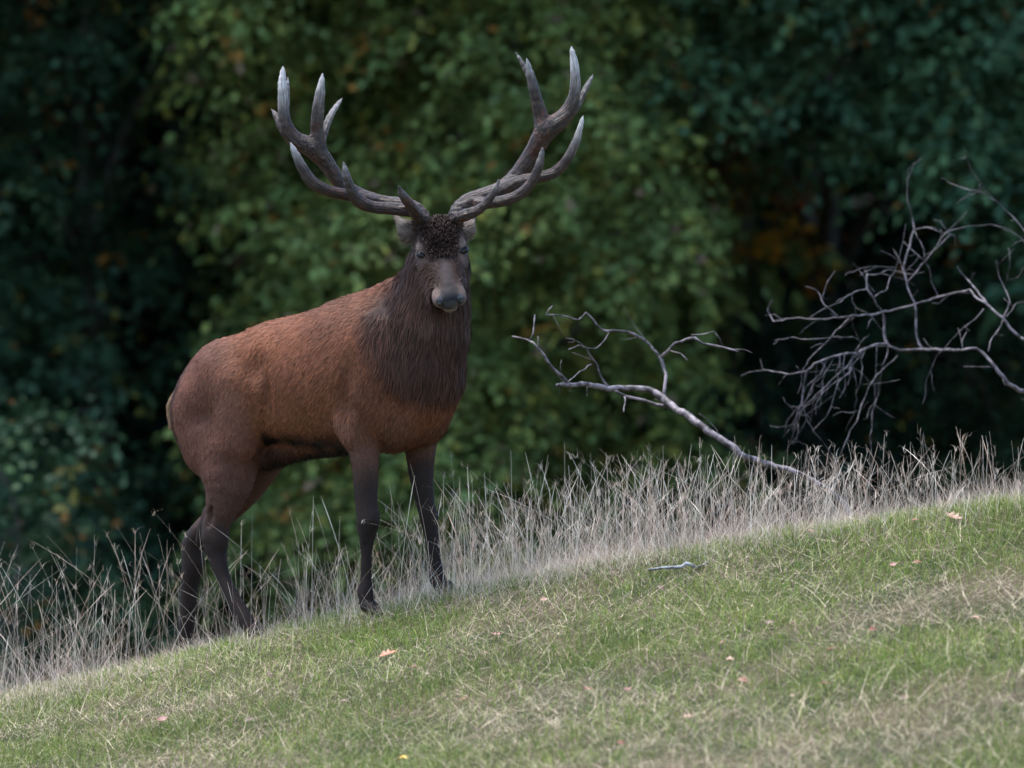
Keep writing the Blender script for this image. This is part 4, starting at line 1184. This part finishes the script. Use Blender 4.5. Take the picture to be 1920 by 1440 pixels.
# tufts round the feet
feet = np.array([to_world(S(px, py, l))[:2] for px, py, l in ((692, 1150, -.15), (836, 1112, .13), (484, 1198, -.15), (348, 1225, .13))])
p = np.concatenate([f_ + np.stack([r.normal(.015, .08, 300), r.uniform(-.16, .05, 300)], 1) for f_ in feet]); n = len(p)
mixc = r.uniform(0, 1, (n, 1)); c = (pink * (1 - mixc) + pale2 * mixc) * r.uniform(.45, 1.0, (n, 1))
put(blades(on_ground(p), r.uniform(.03, .10, n), r.uniform(.1, 1.3, n), r.uniform(.0010, .0020, n), c * .85, c, r, K=4, bend=.6))
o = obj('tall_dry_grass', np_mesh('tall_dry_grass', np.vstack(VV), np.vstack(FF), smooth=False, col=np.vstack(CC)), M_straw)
tag(o, 'tall straw-coloured dry grass standing along the crest', 'tall grass', kind='stuff')

# ------------------------------------------------------------------ fallen leaves
def leaf_mesh(kind, seed):
    r = np.random.default_rng(seed)
    n = 15
    s = np.linspace(0, 1, n)
    if kind == 'oak':
        w = .32 * np.sin(np.pi * s ** .8) * (.72 + .28 * np.cos(s * 2 * np.pi * 3.5)) + .01
    else:
        w = .30 * np.sin(np.pi * s ** .85) + .01
    curl = r.uniform(.3, .9); bendv = r.uniform(-.5, .7)
    V = []
    for k in range(n):
        for j, f in enumerate((-1, 0, 1)):
            V.append((s[k] - .5, f * w[k], curl * (f * w[k]) ** 2 * 2.2 + bendv * (s[k] - .5) ** 2 + (.02 * math.sin(s[k] * 25) * abs(f))))
    i = (np.arange(n - 1) * 3)[:, None]; j = np.arange(2)[None]
    F = np.stack([i + j, i + j + 1, i + j + 4, i + j + 3], -1).reshape(-1, 4)
    return np_mesh('fallen_leaf', np.array(V), F)
def leaf_mat(name, c):
    m, nt, N, L, b = new_mat(name)
    tc = N.new('ShaderNodeTexCoord'); nz = N.new('ShaderNodeTexNoise'); nz.inputs['Scale'].default_value = 6; nz.inputs['Detail'].default_value = 5
    cr = N.new('ShaderNodeValToRGB')
    cr.color_ramp.elements[0].color = (*[x * .45 for x in c], 1); cr.color_ramp.elements[1].color = (*c, 1)
    cr.color_ramp.elements[0].position = .3; cr.color_ramp.elements[1].position = .62
    L.new(tc.outputs['Object'], nz.inputs['Vector']); L.new(nz.outputs['Fac'], cr.inputs[0]); L.new(cr.outputs[0], b.inputs['Base Color'])
    b.inputs['Roughness'].default_value = .6
    return m
LM = {'rust brown': leaf_mat('rust_leaf', (.17, .055, .025)), 'dark brown': leaf_mat('brown_leaf', (.10, .045, .03)), 'pale tan': leaf_mat('tan_leaf', (.32, .19, .12)),
      'pinkish': leaf_mat('pink_leaf', (.28, .12, .10)), 'orange-red': leaf_mat('red_leaf', (.42, .14, .07)), 'bright yellow': leaf_mat('yellow_leaf', (.75, .42, .05))}
leaves = [(728, 1233, .085, 'orange-red', 'oak'), (757, 1430, .045, 'bright yellow', 'beech'), (1547, 986, .05, 'rust brown', 'oak'), (1714, 985, .045, 'rust brown', 'beech'), (1790, 977, .09, 'pale tan', 'oak'),
          (1519, 1005, .035, 'pinkish', 'beech'), (1637, 1189, .045, 'rust brown', 'beech'), (1830, 1168, .055, 'pale tan', 'beech'), (1558, 1227, .05, 'rust brown', 'oak'), (1675, 1066, .04, 'pinkish', 'oak'),
          (1720, 1065, .04, 'rust brown', 'beech'), (1768, 1071, .04, 'dark brown', 'oak'), (1443, 1176, .045, 'dark brown', 'beech'), (1369, 1244, .04, 'pale tan', 'beech'), (1394, 1284, .05, 'rust brown', 'beech'),
          (1102, 1301, .05, 'rust brown', 'oak'), (1176, 1301, .04, 'pinkish', 'oak'), (1292, 1354, .06, 'pale tan', 'oak'), (1485, 1316, .03, 'pale tan', 'beech'), (1165, 1404, .04, 'rust brown', 'beech'),
          (1020, 1131, .04, 'pale tan', 'beech'), (979, 1173, .04, 'dark brown', 'oak'), (1241, 1110, .045, 'dark brown', 'oak'), (1695, 1316, .045, 'dark brown', 'oak'), (510, 1275, .055, 'dark brown', 'oak'),
          (661, 1210, .035, 'dark brown', 'oak'), (932, 1198, .06, 'pinkish', 'oak'), (870, 1320, .045, 'rust brown', 'oak'), (645, 1324, .05, 'dark brown', 'beech'), (467, 1357, .045, 'dark brown', 'oak'),
          (617, 1420, .035, 'dark brown', 'oak'), (305, 1357, .05, 'pinkish', 'beech'), (912, 1233, .035, 'pale tan', 'beech'), (735, 1287, .035, 'dark brown', 'beech'), (778, 1258, .035, 'rust brown', 'beech'), (1354, 1215, .04, 'rust brown', 'oak'), (1620, 1020, .04, 'dark brown', 'oak'), (1860, 1002, .04, 'dark brown', 'beech')]
LMESH = {}
gcount = {}
for i, (px, py, sz, cn, kd) in enumerate(leaves):
    key = (kd, cn, i % 2)
    if key not in LMESH:
        me = leaf_mesh(kd, i + 3); me.materials.append(LM[cn]); LMESH[key] = me
    hpt = ground_hit(px, py + 6)
    o = bpy.data.objects.new('fallen_leaf', LMESH[key])
    o.location = (hpt[0], hpt[1], float(ground_z(hpt[0], hpt[1])) + .026)
    o.rotation_euler = (random.uniform(.15, .8), random.uniform(-.4, .4), random.uniform(-.6, .6))
    o.scale = (sz * .85,) * 3
    col.objects.link(o)
    shape = 'lobed oak' if kd == 'oak' else 'oval'
    size = 'large ' if sz >= .054 else 'small ' if sz <= .036 else ''
    tag(o, f'{size}{cn} {shape} leaf fallen on the short grass of the slope', 'leaf', f'{size}{cn} {shape} leaves fallen on the slope')
print('TRIS', sum(len(me.loops) - 2 * len(me.polygons) for me in bpy.data.meshes), sorted([(len(me.loops) - 2 * len(me.polygons), me.name) for me in bpy.data.meshes])[-9:])
